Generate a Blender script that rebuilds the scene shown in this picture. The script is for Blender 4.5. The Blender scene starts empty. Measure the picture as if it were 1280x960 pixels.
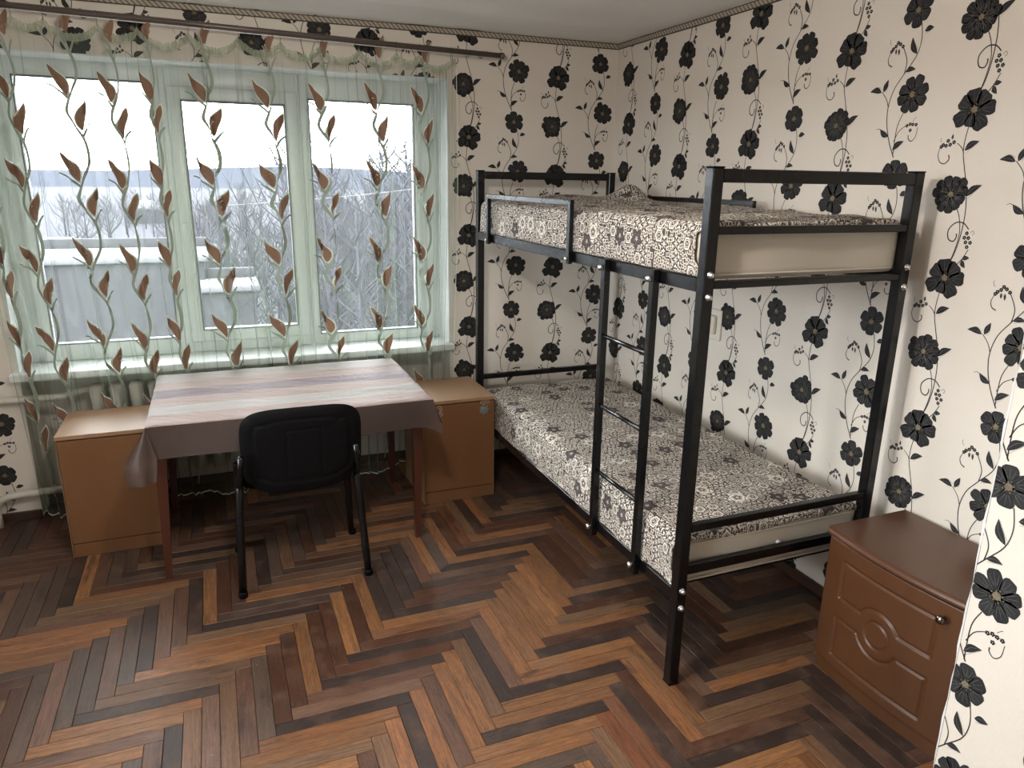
import bpy, bmesh, math, random
import numpy as np
from mathutils import Matrix, Vector

SC = bpy.context.scene
COL = SC.collection
RND = random.Random(7)
PI = math.pi

# ------------------------------------------------------------------ camera
cam = bpy.data.objects.new('camera', bpy.data.cameras.new('camera'))
COL.objects.link(cam)
cam.matrix_world = Matrix(((0.926997, 0.088701, -0.364429, -2.22046),
                           (-0.374769, 0.257846, -0.890541, -3.91233),
                           (0.014975, 0.962106, 0.272265, 1.65180),
                           (0, 0, 0, 1)))
cam.data.sensor_width = 36
cam.data.lens = 903.6 / 1280 * 36
cam.data.clip_end = 3000
SC.camera = cam

# ------------------------------------------------------------------ sky
SKY = 15.0
w = bpy.data.worlds.new('overcast_sky'); SC.world = w; w.use_nodes = True
nt = w.node_tree; nt.nodes.clear()
o = nt.nodes.new('ShaderNodeOutputWorld'); bg = nt.nodes.new('ShaderNodeBackground')
tc = nt.nodes.new('ShaderNodeTexCoord'); sx = nt.nodes.new('ShaderNodeSeparateXYZ')
cr = nt.nodes.new('ShaderNodeValToRGB')
nt.links.new(tc.outputs['Generated'], sx.inputs[0])
nt.links.new(sx.outputs['Z'], cr.inputs[0])
cr.color_ramp.elements[0].position = 0.0; cr.color_ramp.elements[0].color = (0.84, 0.87, 0.93, 1)
cr.color_ramp.elements[1].position = 0.3; cr.color_ramp.elements[1].color = (0.95, 0.975, 1.0, 1)
nt.links.new(cr.outputs[0], bg.inputs[0]); bg.inputs[1].default_value = SKY
nt.links.new(bg.outputs[0], o.inputs[0])

# daylight portal in the window opening (guides sampling of the sky only)
ld = bpy.data.lights.new('window_portal', 'AREA'); ld.shape = 'RECTANGLE'; ld.size = 2.1; ld.size_y = 1.4
ld.cycles.is_portal = True
lo = bpy.data.objects.new('window_portal', ld); COL.objects.link(lo)
lo.location = (-2.07, 0.34, 1.45); lo.rotation_euler = (-PI / 2, 0, 0)

ld = bpy.data.lights.new('side_window_portal', 'AREA'); ld.shape = 'RECTANGLE'; ld.size = 1.3; ld.size_y = 1.9
ld.cycles.is_portal = True
lo = bpy.data.objects.new('side_window_portal', ld); COL.objects.link(lo)
lo.location = (-4.09, -2.45, 1.45); lo.rotation_euler = (0, -PI / 2, 0)

SC.view_settings.view_transform = 'Standard'
SC.view_settings.look = 'None'
SC.view_settings.gamma = 1
SC.view_settings.exposure = 0.56
SC.view_settings.use_curve_mapping = False
SC.cycles.transparent_max_bounces = 24
SC.cycles.max_bounces = 10
SC.cycles.diffuse_bounces = 5
SC.cycles.sample_clamp_indirect = 8.0

# ------------------------------------------------------------------ helpers
def tag(ob, label=None, cat=None, group=None, kind=None):
    if label: ob['label'] = label
    if cat: ob['category'] = cat
    if group: ob['group'] = group
    if kind: ob['kind'] = kind
    return ob

def empty(name, loc=(0, 0, 0), rz=0.0):
    e = bpy.data.objects.new(name, None); COL.objects.link(e)
    e.location = loc; e.rotation_euler = (0, 0, rz); e.empty_display_size = 0.1
    return e

class MB:
    """collects polygons in world/thing coordinates, then links them as ONE mesh object"""
    def __init__(s): s.v = []; s.f = []; s.m = []; s.uv = None; s.sm = []
    def add(s, vs, fs, m=0, sm=False):
        b = len(s.v); s.v += [tuple(p) for p in vs]
        for f in fs: s.f.append([b + i for i in f]); s.m.append(m); s.sm.append(sm)
        return s
    def box(s, x0, x1, y0, y1, z0, z1, bev=0.0, m=0):
        if x0 > x1: x0, x1 = x1, x0
        if y0 > y1: y0, y1 = y1, y0
        if z0 > z1: z0, z1 = z1, z0
        if bev <= 0:
            vs = [(x, y, z) for x in (x0, x1) for y in (y0, y1) for z in (z0, z1)]
            return s.add(vs, [(0, 1, 3, 2), (4, 6, 7, 5), (0, 4, 5, 1), (2, 3, 7, 6), (0, 2, 6, 4), (1, 5, 7, 3)], m)
        bm = bmesh.new(); bmesh.ops.create_cube(bm, size=1)
        for q in bm.verts:
            q.co = Vector(((x0 + x1) / 2 + q.co.x * (x1 - x0), (y0 + y1) / 2 + q.co.y * (y1 - y0), (z0 + z1) / 2 + q.co.z * (z1 - z0)))
        bmesh.ops.bevel(bm, geom=bm.edges[:], offset=min(bev, .45 * min(x1 - x0, y1 - y0, z1 - z0)), segments=2 if bev > .004 else 1, affect='EDGES', profile=.5)
        bm.verts.index_update()
        s.add([q.co for q in bm.verts], [[q.index for q in f.verts] for f in bm.faces], m, bev > .004)
        bm.free(); return s
    def tube(s, pts, r, n=10, cap=True, m=0, flat=1.0):
        pts = [Vector(p) for p in pts]; N = len(pts)
        rr = r if isinstance(r, (list, tuple)) else [r] * N
        vs = []; fs = []; up = None
        for i, p in enumerate(pts):
            d = (pts[min(i + 1, N - 1)] - pts[max(i - 1, 0)]).normalized()
            if up is None:
                up = Vector((0, 0, 1)) if abs(d.z) < .9 else Vector((0, 1, 0))
            a = d.cross(up).normalized(); b = a.cross(d).normalized(); up = b
            for k in range(n):
                t = 2 * PI * k / n
                vs.append(p + a * math.cos(t) * rr[i] + b * math.sin(t) * rr[i] * flat)
        for i in range(N - 1):
            for k in range(n):
                fs.append((i * n + k, i * n + (k + 1) % n, (i + 1) * n + (k + 1) % n, (i + 1) * n + k))
        if cap: fs += [tuple(range(n))[::-1], tuple((N - 1) * n + k for k in range(n))]
        return s.add(vs, fs, m, True)
    def bar(s, a, b, wa, wb=None, m=0):
        """square bar from a to b, wa=(w,h) half sizes at a, wb at b (taper)"""
        wb = wb or wa
        vs = []
        for p, q in ((a, wa), (b, wb)):
            for sx_, sy_ in ((-1, -1), (1, -1), (1, 1), (-1, 1)):
                vs.append((p[0] + sx_ * q[0], p[1] + sy_ * q[1], p[2]))
        return s.add(vs, [(0, 3, 2, 1), (4, 5, 6, 7)] + [(k, (k + 1) % 4, 4 + (k + 1) % 4, 4 + k) for k in range(4)], m)
    def lathe(s, prof, origin, axis='z', n=16, m=0):
        vs = []; fs = []
        for (r, h) in prof:
            for k in range(n):
                t = 2 * PI * k / n; c, d = r * math.cos(t), r * math.sin(t)
                p = {'z': (c, d, h), 'x': (h, c, d), 'y': (c, h, d)}[axis]
                vs.append((origin[0] + p[0], origin[1] + p[1], origin[2] + p[2]))
        for i in range(len(prof) - 1):
            for k in range(n):
                fs.append((i * n + k, i * n + (k + 1) % n, (i + 1) * n + (k + 1) % n, (i + 1) * n + k))
        fs += [tuple(range(n))[::-1], tuple((len(prof) - 1) * n + k for k in range(n))]
        return s.add(vs, fs, m, True)
    def grid(s, fn, nu, nv, m=0, sm=True, uvfn=None):
        """fn(i,j) -> point, i in 0..nu, j in 0..nv"""
        vs = [fn(i, j) for i in range(nu + 1) for j in range(nv + 1)]
        W = nv + 1
        fs = [(i * W + j, (i + 1) * W + j, (i + 1) * W + j + 1, i * W + j + 1) for i in range(nu) for j in range(nv)]
        if uvfn:
            if s.uv is None: s.uv = {}
            b = len(s.v)
            for i in range(nu + 1):
                for j in range(nv + 1): s.uv[b + i * W + j] = uvfn(i, j)
        return s.add(vs, fs, m, sm)
    def build(s, name, mats, parent=None, loc=None, fixn=True):
        me = bpy.data.meshes.new(name)
        me.from_pydata(s.v, [], s.f)
        mats = mats if isinstance(mats, (list, tuple)) else [mats]
        for mm in mats: me.materials.append(mm)
        me.polygons.foreach_set('material_index', s.m)
        me.polygons.foreach_set('use_smooth', s.sm)
        if s.uv:
            uvl = me.uv_layers.new(name='UVMap')
            for l in me.loops: uvl.data[l.index].uv = s.uv.get(l.vertex_index, (0, 0))
        if fixn:
            bm = bmesh.new(); bm.from_mesh(me); bmesh.ops.recalc_face_normals(bm, faces=bm.faces); bm.to_mesh(me); bm.free()
        ob = bpy.data.objects.new(name, me); COL.objects.link(ob)
        if parent: ob.parent = parent
        if loc: ob.location = loc
        return ob

def box(name, dims, mat, parent=None, bev=0.0):
    return MB().box(*dims, bev=bev).build(name, mat, parent)

# ------------------------------------------------------------------ materials
class NT:
    def __init__(s, name):
        s.mat = bpy.data.materials.new(name); s.mat.use_nodes = True
        s.t = s.mat.node_tree; s.t.nodes.clear()
        s.out = s.t.nodes.new('ShaderNodeOutputMaterial')
    def n(s, typ, ins=None, **props):
        nd = s.t.nodes.new('ShaderNode' + typ)
        for k, v in props.items(): setattr(nd, k, v)
        for k, v in (ins or {}).items(): s.set(nd.inputs[k], v)
        return nd
    def set(s, inp, v):
        if isinstance(v, bpy.types.NodeSocket): s.t.links.new(v, inp)
        elif isinstance(v, (tuple, list)) and len(v) == 3 and inp.type == 'RGBA': inp.default_value = (*v, 1)
        else: inp.default_value = v
    def math(s, op, a, b=0.0, c=0.0):
        nd = s.t.nodes.new('ShaderNodeMath'); nd.operation = op
        s.set(nd.inputs[0], a); s.set(nd.inputs[1], b); s.set(nd.inputs[2], c); return nd.outputs[0]
    def ramp(s, fac, stops, interp='LINEAR'):
        nd = s.t.nodes.new('ShaderNodeValToRGB'); nd.color_ramp.interpolation = interp
        e = nd.color_ramp.elements
        while len(e) < len(stops): e.new(0.5)
        for el, (p, c) in zip(e, stops): el.position = p; el.color = (*c, 1) if len(c) == 3 else c
        s.set(nd.inputs[0], fac); return nd.outputs[0]
    def mix(s, f, a, b, mode='MIX'):
        nd = s.t.nodes.new('ShaderNodeMix'); nd.data_type = 'RGBA'; nd.blend_type = mode
        s.set(nd.inputs[0], f); s.set(nd.inputs[6], a); s.set(nd.inputs[7], b); return nd.outputs[2]
    def coord(s, kind='Object', scale=(1, 1, 1)):
        tcn = s.n('TexCoord'); mp = s.n('Mapping', {'Vector': tcn.outputs[kind]})
        mp.inputs['Scale'].default_value = scale; return mp.outputs[0]
    def noise(s, vec, scale, detail=3, rough=.5, out='Fac', dist=0.0):
        nd = s.n('TexNoise', {'Vector': vec, 'Scale': scale, 'Detail': detail, 'Roughness': rough, 'Distortion': dist}); return nd.outputs[out]
    def bump(s, h, strength=.3, dist=.002):
        return s.n('Bump', {'Height': h, 'Strength': strength, 'Distance': dist}).outputs[0]
    def pbr(s, col, rough=.6, bump=None, spec=.5, **kw):
        ins = {'Base Color': col, 'Roughness': rough, 'Specular IOR Level': spec}
        if bump is not None: ins['Normal'] = bump
        ins.update(kw)
        nd = s.n('BsdfPrincipled', ins); s.t.links.new(nd.outputs[0], s.out.inputs[0]); return s.mat
    def surf(s, sh): s.t.links.new(sh, s.out.inputs[0]); return s.mat

def plain(name, col, rough=.6, spec=.5, var=.08, nscale=6., bstr=.1, **kw):
    m = NT(name); v = m.coord()
    n = m.noise(v, nscale, 4)
    c = m.mix(n, tuple(x * (1 - var) for x in col), tuple(min(1, x * (1 + var)) for x in col))
    b = m.bump(m.noise(v, nscale * 12, 2), bstr, .0006)
    return m.pbr(c, rough, b, spec, **kw)

def mat_paper():
    m = NT('cream_wallpaper'); v = m.coord()
    big = m.noise(v, 1.6, 4, .6)
    fib = m.noise(m.coord(scale=(1, 1, .25)), 420, 2)
    c = m.mix(big, (.64, .585, .515), (.72, .665, .595))
    c = m.mix(m.math('MULTIPLY', fib, .3), c, (.50, .44, .37))
    h = m.math('ADD', fib, m.math('MULTIPLY', m.noise(v, 14, 3), 1.2))
    return m.pbr(c, .75, m.bump(h, .35, .0012), .25)

def mat_print(name, a, b):
    m = NT(name); v = m.coord()
    c = m.mix(m.noise(v, 90, 3), a, b)
    return m.pbr(c, .65, m.bump(m.noise(v, 300, 2), .3, .0008), .2)

def mat_metal_black():
    m = NT('black_painted_steel'); v = m.coord()
    n = m.noise(v, 4, 3)
    return m.pbr((.003, .003, .0035), m.math('ADD', .22, m.math('MULTIPLY', n, .10)), m.bump(m.noise(v, 160, 2), .04, .0004), .42)

def mat_wood(name, a, b, scale=(6, 40, 40), rough=.4, spec=.4, gl=.25, coat=0.0):
    m = NT(name); v = m.coord(scale=scale)
    n1 = m.noise(v, 1.0, 5, .6, dist=.6); n2 = m.noise(v, 4.0, 3, .6)
    c = m.mix(n1, a, b); c = m.mix(m.math('MULTIPLY', n2, gl), c, tuple(x * .6 for x in a))
    return m.pbr(c, rough, m.bump(n2, .06, .001), spec, **({'Coat Weight': coat, 'Coat Roughness': .15} if coat else {}))

def mat_parquet(name, attr):
    m = NT(name)
    uvn = m.n('UVMap').outputs[0]
    if attr:
        colr = m.n('Attribute', attribute_name='plank_colour').outputs['Color']
        rnd = m.n('Attribute', attribute_name='plank_random').outputs['Fac']
    else:
        oi = m.n('ObjectInfo'); colr = oi.outputs['Color']; rnd = oi.outputs['Random']
    off = m.n('CombineXYZ', {'X': m.math('MULTIPLY', rnd, 37.), 'Y': m.math('MULTIPLY', rnd, 91.), 'Z': m.math('MULTIPLY', rnd, 13.)}).outputs[0]
    p = m.n('VectorMath', {0: uvn, 1: off}, operation='ADD').outputs[0]
    ps = m.n('Mapping', {'Vector': p}); ps.inputs['Scale'].default_value = (9, 150, 1)
    g1 = m.noise(ps.outputs[0], 1.0, 5, .65, dist=.4)
    g2 = m.noise(ps.outputs[0], 5.0, 3, .6)
    wear = m.noise(p, 9.0, 5, .7)
    c = m.mix(m.math('MULTIPLY', m.math('SUBTRACT', m.math('MULTIPLY', g1, 2.2), .65), .8), colr, (.030, .015, .010), 'MIX')
    c = m.mix(m.math('MAXIMUM', m.math('MULTIPLY', m.math('SUBTRACT', g2, .4), 1.6), 0.0), c, (.016, .010, .009))
    c = m.mix(m.ramp(m.noise(ps.outputs[0], 2.6, 4, .7), [(.55, (0, 0, 0)), (.8, (.5, .5, .5))]), c, (.20, .13, .095))
    c = m.mix(m.ramp(wear, [(.5, (0, 0, 0)), (.75, (.45, .45, .45))]), c, (.17, .105, .072))
    blot = m.noise(m.n('VectorMath', {0: p, 1: (2.0, 9.0, 1.0)}, operation='MULTIPLY').outputs[0], 2.2, 5, .75)
    c = m.mix(m.ramp(blot, [(.56, (0, 0, 0)), (.68, (.7, .7, .7))]), c, (.02, .015, .013))
    # scratches and paint flecks
    geo = m.n('NewGeometry').outputs['Position']
    fl = m.n('TexVoronoi', {'Vector': geo, 'Scale': 16.}).outputs['Distance']
    flm = m.math('MULTIPLY', m.math('LESS_THAN', fl, .035), m.math('GREATER_THAN', m.noise(geo, 2.3, 2), .58))
    c = m.mix(m.math('MULTIPLY', flm, .6), c, (.45, .4, .35))
    r = m.ramp(wear, [(.3, (.36,) * 3), (.7, (.58,) * 3)])
    return m.pbr(c, r, m.bump(m.math('ADD', g2, wear), .22, .0014), .38)

def mat_spread():
    m = NT('flower_print_bedspread')
    uvn = m.n('UVMap').outputs[0]
    wob = m.noise(uvn, 30, 2, out='Color')
    def rosettes(scale, seed, rin, rout, pet, rand=.75):
        mp = m.n('Mapping', {'Vector': uvn}); mp.inputs['Location'].default_value = (seed, seed * .7, 0)
        sc = m.n('VectorMath', {0: mp.outputs[0], 3: scale}, operation='SCALE').outputs[0]
        vo = m.n('TexVoronoi', {'Vector': sc, 'Scale': 1.0, 'Randomness': rand}, voronoi_dimensions='2D')
        d = vo.outputs['Distance']
        dv = m.n('VectorMath', {0: sc, 1: vo.outputs['Position']}, operation='SUBTRACT').outputs[0]
        s_ = m.n('SeparateXYZ', {0: dv})
        ang = m.math('ARCTAN2', s_.outputs[1], s_.outputs[0])
        cc = m.n('SeparateColor', {0: vo.outputs['Color']})
        pt = m.math('COSINE', m.math('MULTIPLY', ang, pet))
        return d, pt, cc.outputs[0], cc.outputs[1]
    cream = (.74, .68, .60); dark = (.022, .018, .022); mid = (.075, .065, .075); tan = (.40, .34, .28)
    d3, p3, r3, q3 = rosettes(70, 3.3, 0, 0, 4., 1.)
    dd = m.math('ADD', d3, m.math('MULTIPLY', p3, .10))
    base = m.ramp(dd, [(0, dark), (.29, cream), (.46, tan), (.52, dark)], 'CONSTANT')
    d2, p2, r2, q2 = rosettes(17, 7.1, 0, 0, 6.)
    dm = m.math('ADD', d2, m.math('MULTIPLY', p2, .022))
    ringed = m.ramp(dm, [(0, cream), (.05, dark), (.15, cream), (.19, dark), (.235, cream), (.33, dark), (.395, cream)], 'CONSTANT')
    dp = m.math('ADD', d2, m.math('MULTIPLY', p2, .09))
    petals = m.ramp(dp, [(0, cream), (.07, dark), (.11, cream), (.15, dark), (.33, cream)], 'CONSTANT')
    med = m.mix(m.math('GREATER_THAN', q2, .5), ringed, petals)
    mask2 = m.math('MULTIPLY', m.math('LESS_THAN', dm, .40), m.math('GREATER_THAN', r2, .12))
    c = m.mix(mask2, base, med)
    d1, p1, r1, q1 = rosettes(8.5, 1.7, 0, 0, 5.)
    dl = m.math('ADD', d1, m.math('MULTIPLY', p1, -.055))
    solid = m.ramp(dl, [(0, cream), (.02, dark), (.08, mid), (.13, dark), (.24, mid), (.27, cream)], 'CONSTANT')
    ring = m.ramp(m.math('ADD', d1, m.math('MULTIPLY', p1, .02)), [(0, cream), (.04, dark), (.11, cream), (.13, dark), (.155, cream), (.235, dark), (.26, cream)], 'CONSTANT')
    lg = m.mix(m.math('GREATER_THAN', q1, .5), solid, ring)
    mask1 = m.math('MULTIPLY', m.math('LESS_THAN', dl, .28), m.math('GREATER_THAN', r1, .4))
    c = m.mix(mask1, c, lg)
    c = m.mix(m.math('MULTIPLY', m.noise(uvn, 3, 3), .25), c, tan)
    h = m.noise(uvn, 9, 4)
    h = m.math('ADD', h, m.math('MULTIPLY', m.noise(uvn, 900, 1), .12))
    return m.pbr(c, .85, m.bump(h, .5, .012), .15)

def mat_sheer(name, col, a, edge=1.0):
    m = NT(name)
    geo = m.n('NewGeometry')
    dt = m.n('VectorMath', {0: geo.outputs['Incoming'], 1: geo.outputs['Normal']}, operation='DOT_PRODUCT').outputs['Value']
    cs = m.math('MAXIMUM', m.math('ABSOLUTE', dt), .10)
    al = m.math('SUBTRACT', 1.0, m.math('POWER', 1 - a, m.math('DIVIDE', edge, cs)))
    weave = m.noise(m.coord(scale=(1, 1, .08)), 260, 2)
    al = m.math('MULTIPLY', al, m.math('ADD', .7, m.math('MULTIPLY', weave, .6)))
    al = m.math('MINIMUM', al, 1.0)
    d = m.n('BsdfDiffuse', {'Color': col}); t = m.n('BsdfTranslucent', {'Color': col})
    tr = m.n('BsdfTransparent', {'Color': (1, 1, 1)})
    fab = m.n('MixShader', {0: .5, 1: d.outputs[0], 2: t.outputs[0]})
    return m.surf(m.n('MixShader', {0: al, 1: tr.outputs[0], 2: fab.outputs[0]}).outputs[0])

def mat_glass():
    m = NT('window_glass')
    fr = m.n('Fresnel', {'IOR': 1.45})
    tr = m.n('BsdfTransparent', {'Color': (.97, .985, .98)}); g = m.n('BsdfGlossy', {'Color': (1, 1, 1), 'Roughness': .02})
    return m.surf(m.n('MixShader', {0: m.math('MULTIPLY', fr.outputs[0], .8), 1: tr.outputs[0], 2: g.outputs[0]}).outputs[0])

M = {}
M['paper'] = mat_paper()
M['petal'] = mat_print('charcoal_petal_print', (.013, .013, .0135), (.027, .027, .028))
M['petal2'] = mat_print('soft_black_petal_print', (.018, .018, .019), (.034, .034, .035))
M['vein'] = mat_print('grey_vein_print', (.09, .088, .085), (.16, .155, .15))
M['eye'] = mat_print('olive_flower_eye_print', (.07, .058, .035), (.26, .22, .15))
M['stem'] = mat_print('dark_stem_print', (.03, .027, .027), (.05, .046, .045))
M['ceil'] = plain('ceiling_whitewash', (.80, .785, .765), .9, .2, .05, 2.5, .5)
M['wplain'] = plain('plain_plaster', (.60, .56, .50), .9, .2, .06, 2, .4)
M['white'] = plain('white_paint', (.66, .68, .68), .45, .4, .02)
M['pvc'] = plain('white_pvc', (.58, .61, .60), .35, .5, .015)
M['gasket'] = plain('grey_rubber_seal', (.10, .10, .11), .6, .3)
M['black'] = mat_metal_black()
M['chrome'] = plain('zinc_bolt', (.65, .65, .66), .25, .6, .05, Metallic=1.0)
M['plastic'] = plain('black_plastic', (.0035, .0035, .004), .55, .12, .1, 30, .5)
M['seatfab'] = plain('black_fabric', (.0035, .0035, .004), .95, .08, .2, 60, .8)
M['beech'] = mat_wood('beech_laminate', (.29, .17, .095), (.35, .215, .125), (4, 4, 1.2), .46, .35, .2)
M['beechshade'] = mat_wood('beech_laminate_shaded_front', (.16, .072, .030), (.20, .096, .042), (9, 9, 1.2), .38, .4, .18)  # same beech as the top, with the front's shade put into the colour
M['beechedge'] = mat_wood('beech_edge_band', (.26, .15, .078), (.31, .19, .10), (5, 5, 5), .4, .4, .1)
M['mahog'] = mat_wood('red_brown_varnished_wood', (.05, .014, .008), (.085, .027, .015), (30, 30, 3), .3, .5, .3, .3)
M['nstand'] = mat_wood('walnut_foil', (.060, .0225, .0085), (.105, .043, .017), (8, 8, 1.6), .38, .4, .3, .0)
M['nstandtop'] = mat_wood('walnut_foil_top', (.07, .029, .015), (.10, .042, .022), (1.5, 6, 6), .34, .45, .2, .0)
M['matt'] = plain('cream_mattress_ticking', (.52, .475, .40), .55, .3, .06, 5, .3)
M['spread'] = mat_spread()
M['sheer'] = mat_sheer('sage_voile', (.27, .325, .255), .17)
M['sheerband'] = mat_sheer('sage_heading_tape', (.50, .56, .42), .55)
M['leaf'] = mat_print('brown_leaf_flock', (.17, .10, .065), (.27, .165, .11))
M['vine'] = mat_print('grey_green_vine_print', (.24, .29, .235), (.30, .35, .29))
M['halo'] = mat_print('white_leaf_outline', (.60, .66, .58), (.68, .73, .66))
M['rod'] = plain('bronze_rod', (.12, .095, .085), .35, .5, .1, Metallic=.4)
M['iron'] = plain('cream_radiator_enamel', (.55, .53, .46), .4, .5, .08)
M['glass'] = mat_glass()
M['brownbase'] = plain('dark_brown_paint', (.045, .022, .014), .4, .5, .2)
M['bone'] = plain('ivory_plastic', (.62, .56, .44), .4, .5, .03)
M['darkvoid'] = plain('subfloor_bitumen', (.012, .009, .008), .9, .1)

# ------------------------------------------------------------------ room shell
HC = 2.40
WX0, WX1, WZ0, WZ1 = -3.13, -1.01, .742, 2.155      # window opening
XL, YR = -3.95, -5.3

# ---- wallpaper print generator --------------------------------------------
class Print:
    def __init__(s): s.p = []       # (verts2d, height, material index)
    def poly(s, pts, h, m): s.p.append((pts, h, m))
    def stroke(s, pts, w0, w1, h=.0002, m=5, n=6):
        if m == 5: w0 *= 1.45; w1 *= 1.45
        P = smooth(pts, n)
        L = []; R = []
        for i, (x, y) in enumerate(P):
            a = P[max(i - 1, 0)]; b = P[min(i + 1, len(P) - 1)]
            dx, dy = b[0] - a[0], b[1] - a[1]; l = math.hypot(dx, dy) or 1
            t = i / (len(P) - 1); ww = (w0 + (w1 - w0) * t) / 2
            L.append((x - dy / l * ww, y + dx / l * ww)); R.append((x + dy / l * ww, y - dx / l * ww))
        for i in range(len(P) - 1): s.poly([L[i], R[i], R[i + 1], L[i + 1]], h, m)
    def leaf(s, base, tip, wd, bend=.15, m=1, h=.0003):
        bx, by = base; dx, dy = tip[0] - bx, tip[1] - by
        def at(t, o):
            o2 = o + bend * math.sin(PI * t)
            return (bx + dx * t - dy * o2, by + dy * t + dx * o2)
        k = wd / math.hypot(dx, dy); N = 7
        prof = [0, .55, .88, 1, .92, .68, .36, 0]
        up = [at(i / N, prof[i] * k * .5) for i in range(N + 1)]
        dn = [at(i / N, -prof[i] * k * .5) for i in range(N, -1, -1)][1:-1]
        s.poly(up + dn, h, m)
        s.stroke([at(.12, 0), at(.5, k * .06), at(.88, 0)], .0011, .0006, h + .0002, 3, 3)
        s.stroke([at(.05, -k * .5), at(.45, -k * .56), at(.92, -k * .16)], .0008, .0008, h + .0002, 3, 3)
    def petal(s, c, ang, r, wd, m, rr, notch=.0, h=.0003):
        ca, sa = math.cos(ang), math.sin(ang)
        def P(a, b): return (c[0] + ca * a - sa * b, c[1] + sa * a + ca * b)
        pr = [(.0, .16), (.18, .42), (.38, .74), (.56, .95), (.72, 1.0), (.86, .88), (.95, .60), (1.0 - notch, .22)]
        up = [P(r * a, wd * b * .5 * rr.uniform(.93, 1.07)) for a, b in pr]
        dn = [P(r * a, -wd * b * .5 * rr.uniform(.93, 1.07)) for a, b in pr[::-1]]
        s.poly(up + dn, h, m)
        for k in (-.28, .0, .28):
            s.stroke([P(r * .38, wd * k * .35), P(r * .62, wd * k * .9), P(r * (.86 - abs(k) * .3), wd * k * 1.1)], .0010, .0004, .0006, 3, 2)
        s.stroke([P(r * .2, wd * .17), P(r * .6, wd * .46), P(r * .88, wd * .44)], .0009, .0007, .0006, 3, 2)
    def flower(s, c, kind, rr):
        r = {'peony': .060, 'anemone': .064, 'eight': .060, 'six': .053}[kind]
        if kind == 'peony':
            for k in range(11): s.petal(c, k * 2 * PI / 11 + .2 + rr.uniform(-.06, .06), r * rr.uniform(.9, 1.16), .034, 1, rr, .03)
            for k in range(8): s.petal(c, k * 2 * PI / 8 + .5, r * .66, .036, 2, rr, .04, .0004)
            e = .013
        elif kind == 'anemone':
            for a, q, wd in ((1.75, 1.02, .054), (.88, 1.0, .050), (.05, 1.12, .048), (-1.0, 1.14, .050), (-1.75, .86, .04), (-2.6, 1.18, .050), (2.6, .98, .050)):
                s.petal(c, a, r * q, wd, 1 if q > 1 else 2, rr, .06)
            e = .015
        elif kind == 'eight':
            for k in range(8): s.petal(c, k * 2 * PI / 8 + .35 + rr.uniform(-.07, .07), r * rr.uniform(.92, 1.16), .037, 1 + k % 2, rr, .04)
            e = .015
        else:
            for k in range(6): s.petal(c, k * 2 * PI / 6 + .55 + rr.uniform(-.06, .06), r * rr.uniform(.95, 1.12), .042, 1 + k % 2, rr, .03)
            e = .013
        s.poly([(c[0] + e * .7 * math.cos(t), c[1] + e * .7 * math.sin(t)) for t in [i * PI / 5 for i in range(10)]], .0005, 4)
        for k in range(14):
            t = k * 2.4; q = e * math.sqrt((k + 1) / 14) * 1.15
            x, y = c[0] + q * math.cos(t), c[1] + q * math.sin(t); z = .0022
            s.poly([(x - z, y), (x, y - z), (x + z, y), (x, y + z)], .0007, 4)
    def berries(s, pts, z=.0062):
        for x, y in pts:
            for k in range(5):
                t = k * 2 * PI / 5; u, v = x + z * .62 * math.cos(t), y + z * .62 * math.sin(t); q = z * .5
                s.poly([(u + q * math.cos(a), v + q * math.sin(a)) for a in (0, 1.05, 2.1, 3.14, 4.2, 5.2)], .0003, 1)

def smooth(P, n=6):
    if len(P) < 3 or n < 2: return list(P)
    Q = [P[0]] + list(P) + [P[-1]]; out = []
    for i in range(1, len(Q) - 2):
        a, b, c, d = Q[i - 1], Q[i], Q[i + 1], Q[i + 2]
        for k in range(n):
            t = k / n
            out.append(tuple(.5 * (2 * b[j] + (c[j] - a[j]) * t + (2 * a[j] - 5 * b[j] + 4 * c[j] - d[j]) * t * t + (3 * b[j] - a[j] - 3 * c[j] + d[j]) * t ** 3) for j in (0, 1)))
    out.append(tuple(P[-1])); return out

PX = 1 / 1410.0
def col_one(pr, u, z, rr):
    """peony at (u,z), anemone above at (+.035,+.255); crop-pixel offsets from the peony, y down"""
    def q(pts): return [(u + (x - 780) * PX, z - (y - 588) * PX) for x, y in pts]
    S = pr.stroke
    S(q([(812, 285), (804, 350), (806, 410), (826, 480), (850, 560), (866, 660), (864, 760), (848, 850), (822, 915)]), .0020, .0026)
    S(q([(815, 635), (842, 690), (856, 760), (846, 840), (828, 900)]), .0022, .0018)
    S(q([(897, 738), (868, 712), (830, 712), (800, 745), (806, 785), (832, 795), (844, 775), (842, 760)]), .0026, .0030)
    S(q([(912, 825), (890, 870), (850, 920)]), .0018, .0022)
    pr.berries(q([(892, 755), (903, 775), (893, 795), (915, 795), (903, 815), (884, 775)]))
    S(q([(908, 752), (918, 742), (926, 752), (918, 762)]), .001, .001, n=3)
    pr.leaf(*q([(890, 870), (925, 862)]), .014, .1); pr.leaf(*q([(890, 872), (912, 908)]), .015, -.1)
    pr.leaf(*q([(856, 596), (922, 546)]), .021, .12)
    pr.leaf(*q([(810, 400), (874, 362)]), .021, .12)
    S(q([(808, 412), (795, 388), (768, 366)]), .0022, .0016)
    pr.berries(q([(752, 362), (735, 372), (722, 355), (715, 376), (700, 372), (692, 380)]))
    pr.leaf(*q([(740, 350), (741, 326)]), .007, 0)
    S(q([(686, 385), (682, 415), (696, 446), (722, 454), (740, 436), (736, 416)]), .0014, .003)
    S(q([(690, 360), (683, 348), (686, 340)]), .001, .001, n=3)
    pr.flower(q([(780, 588)])[0], 'peony', rr)
    pr.flower((u + .030, z + .255), 'anemone', rr)

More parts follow.
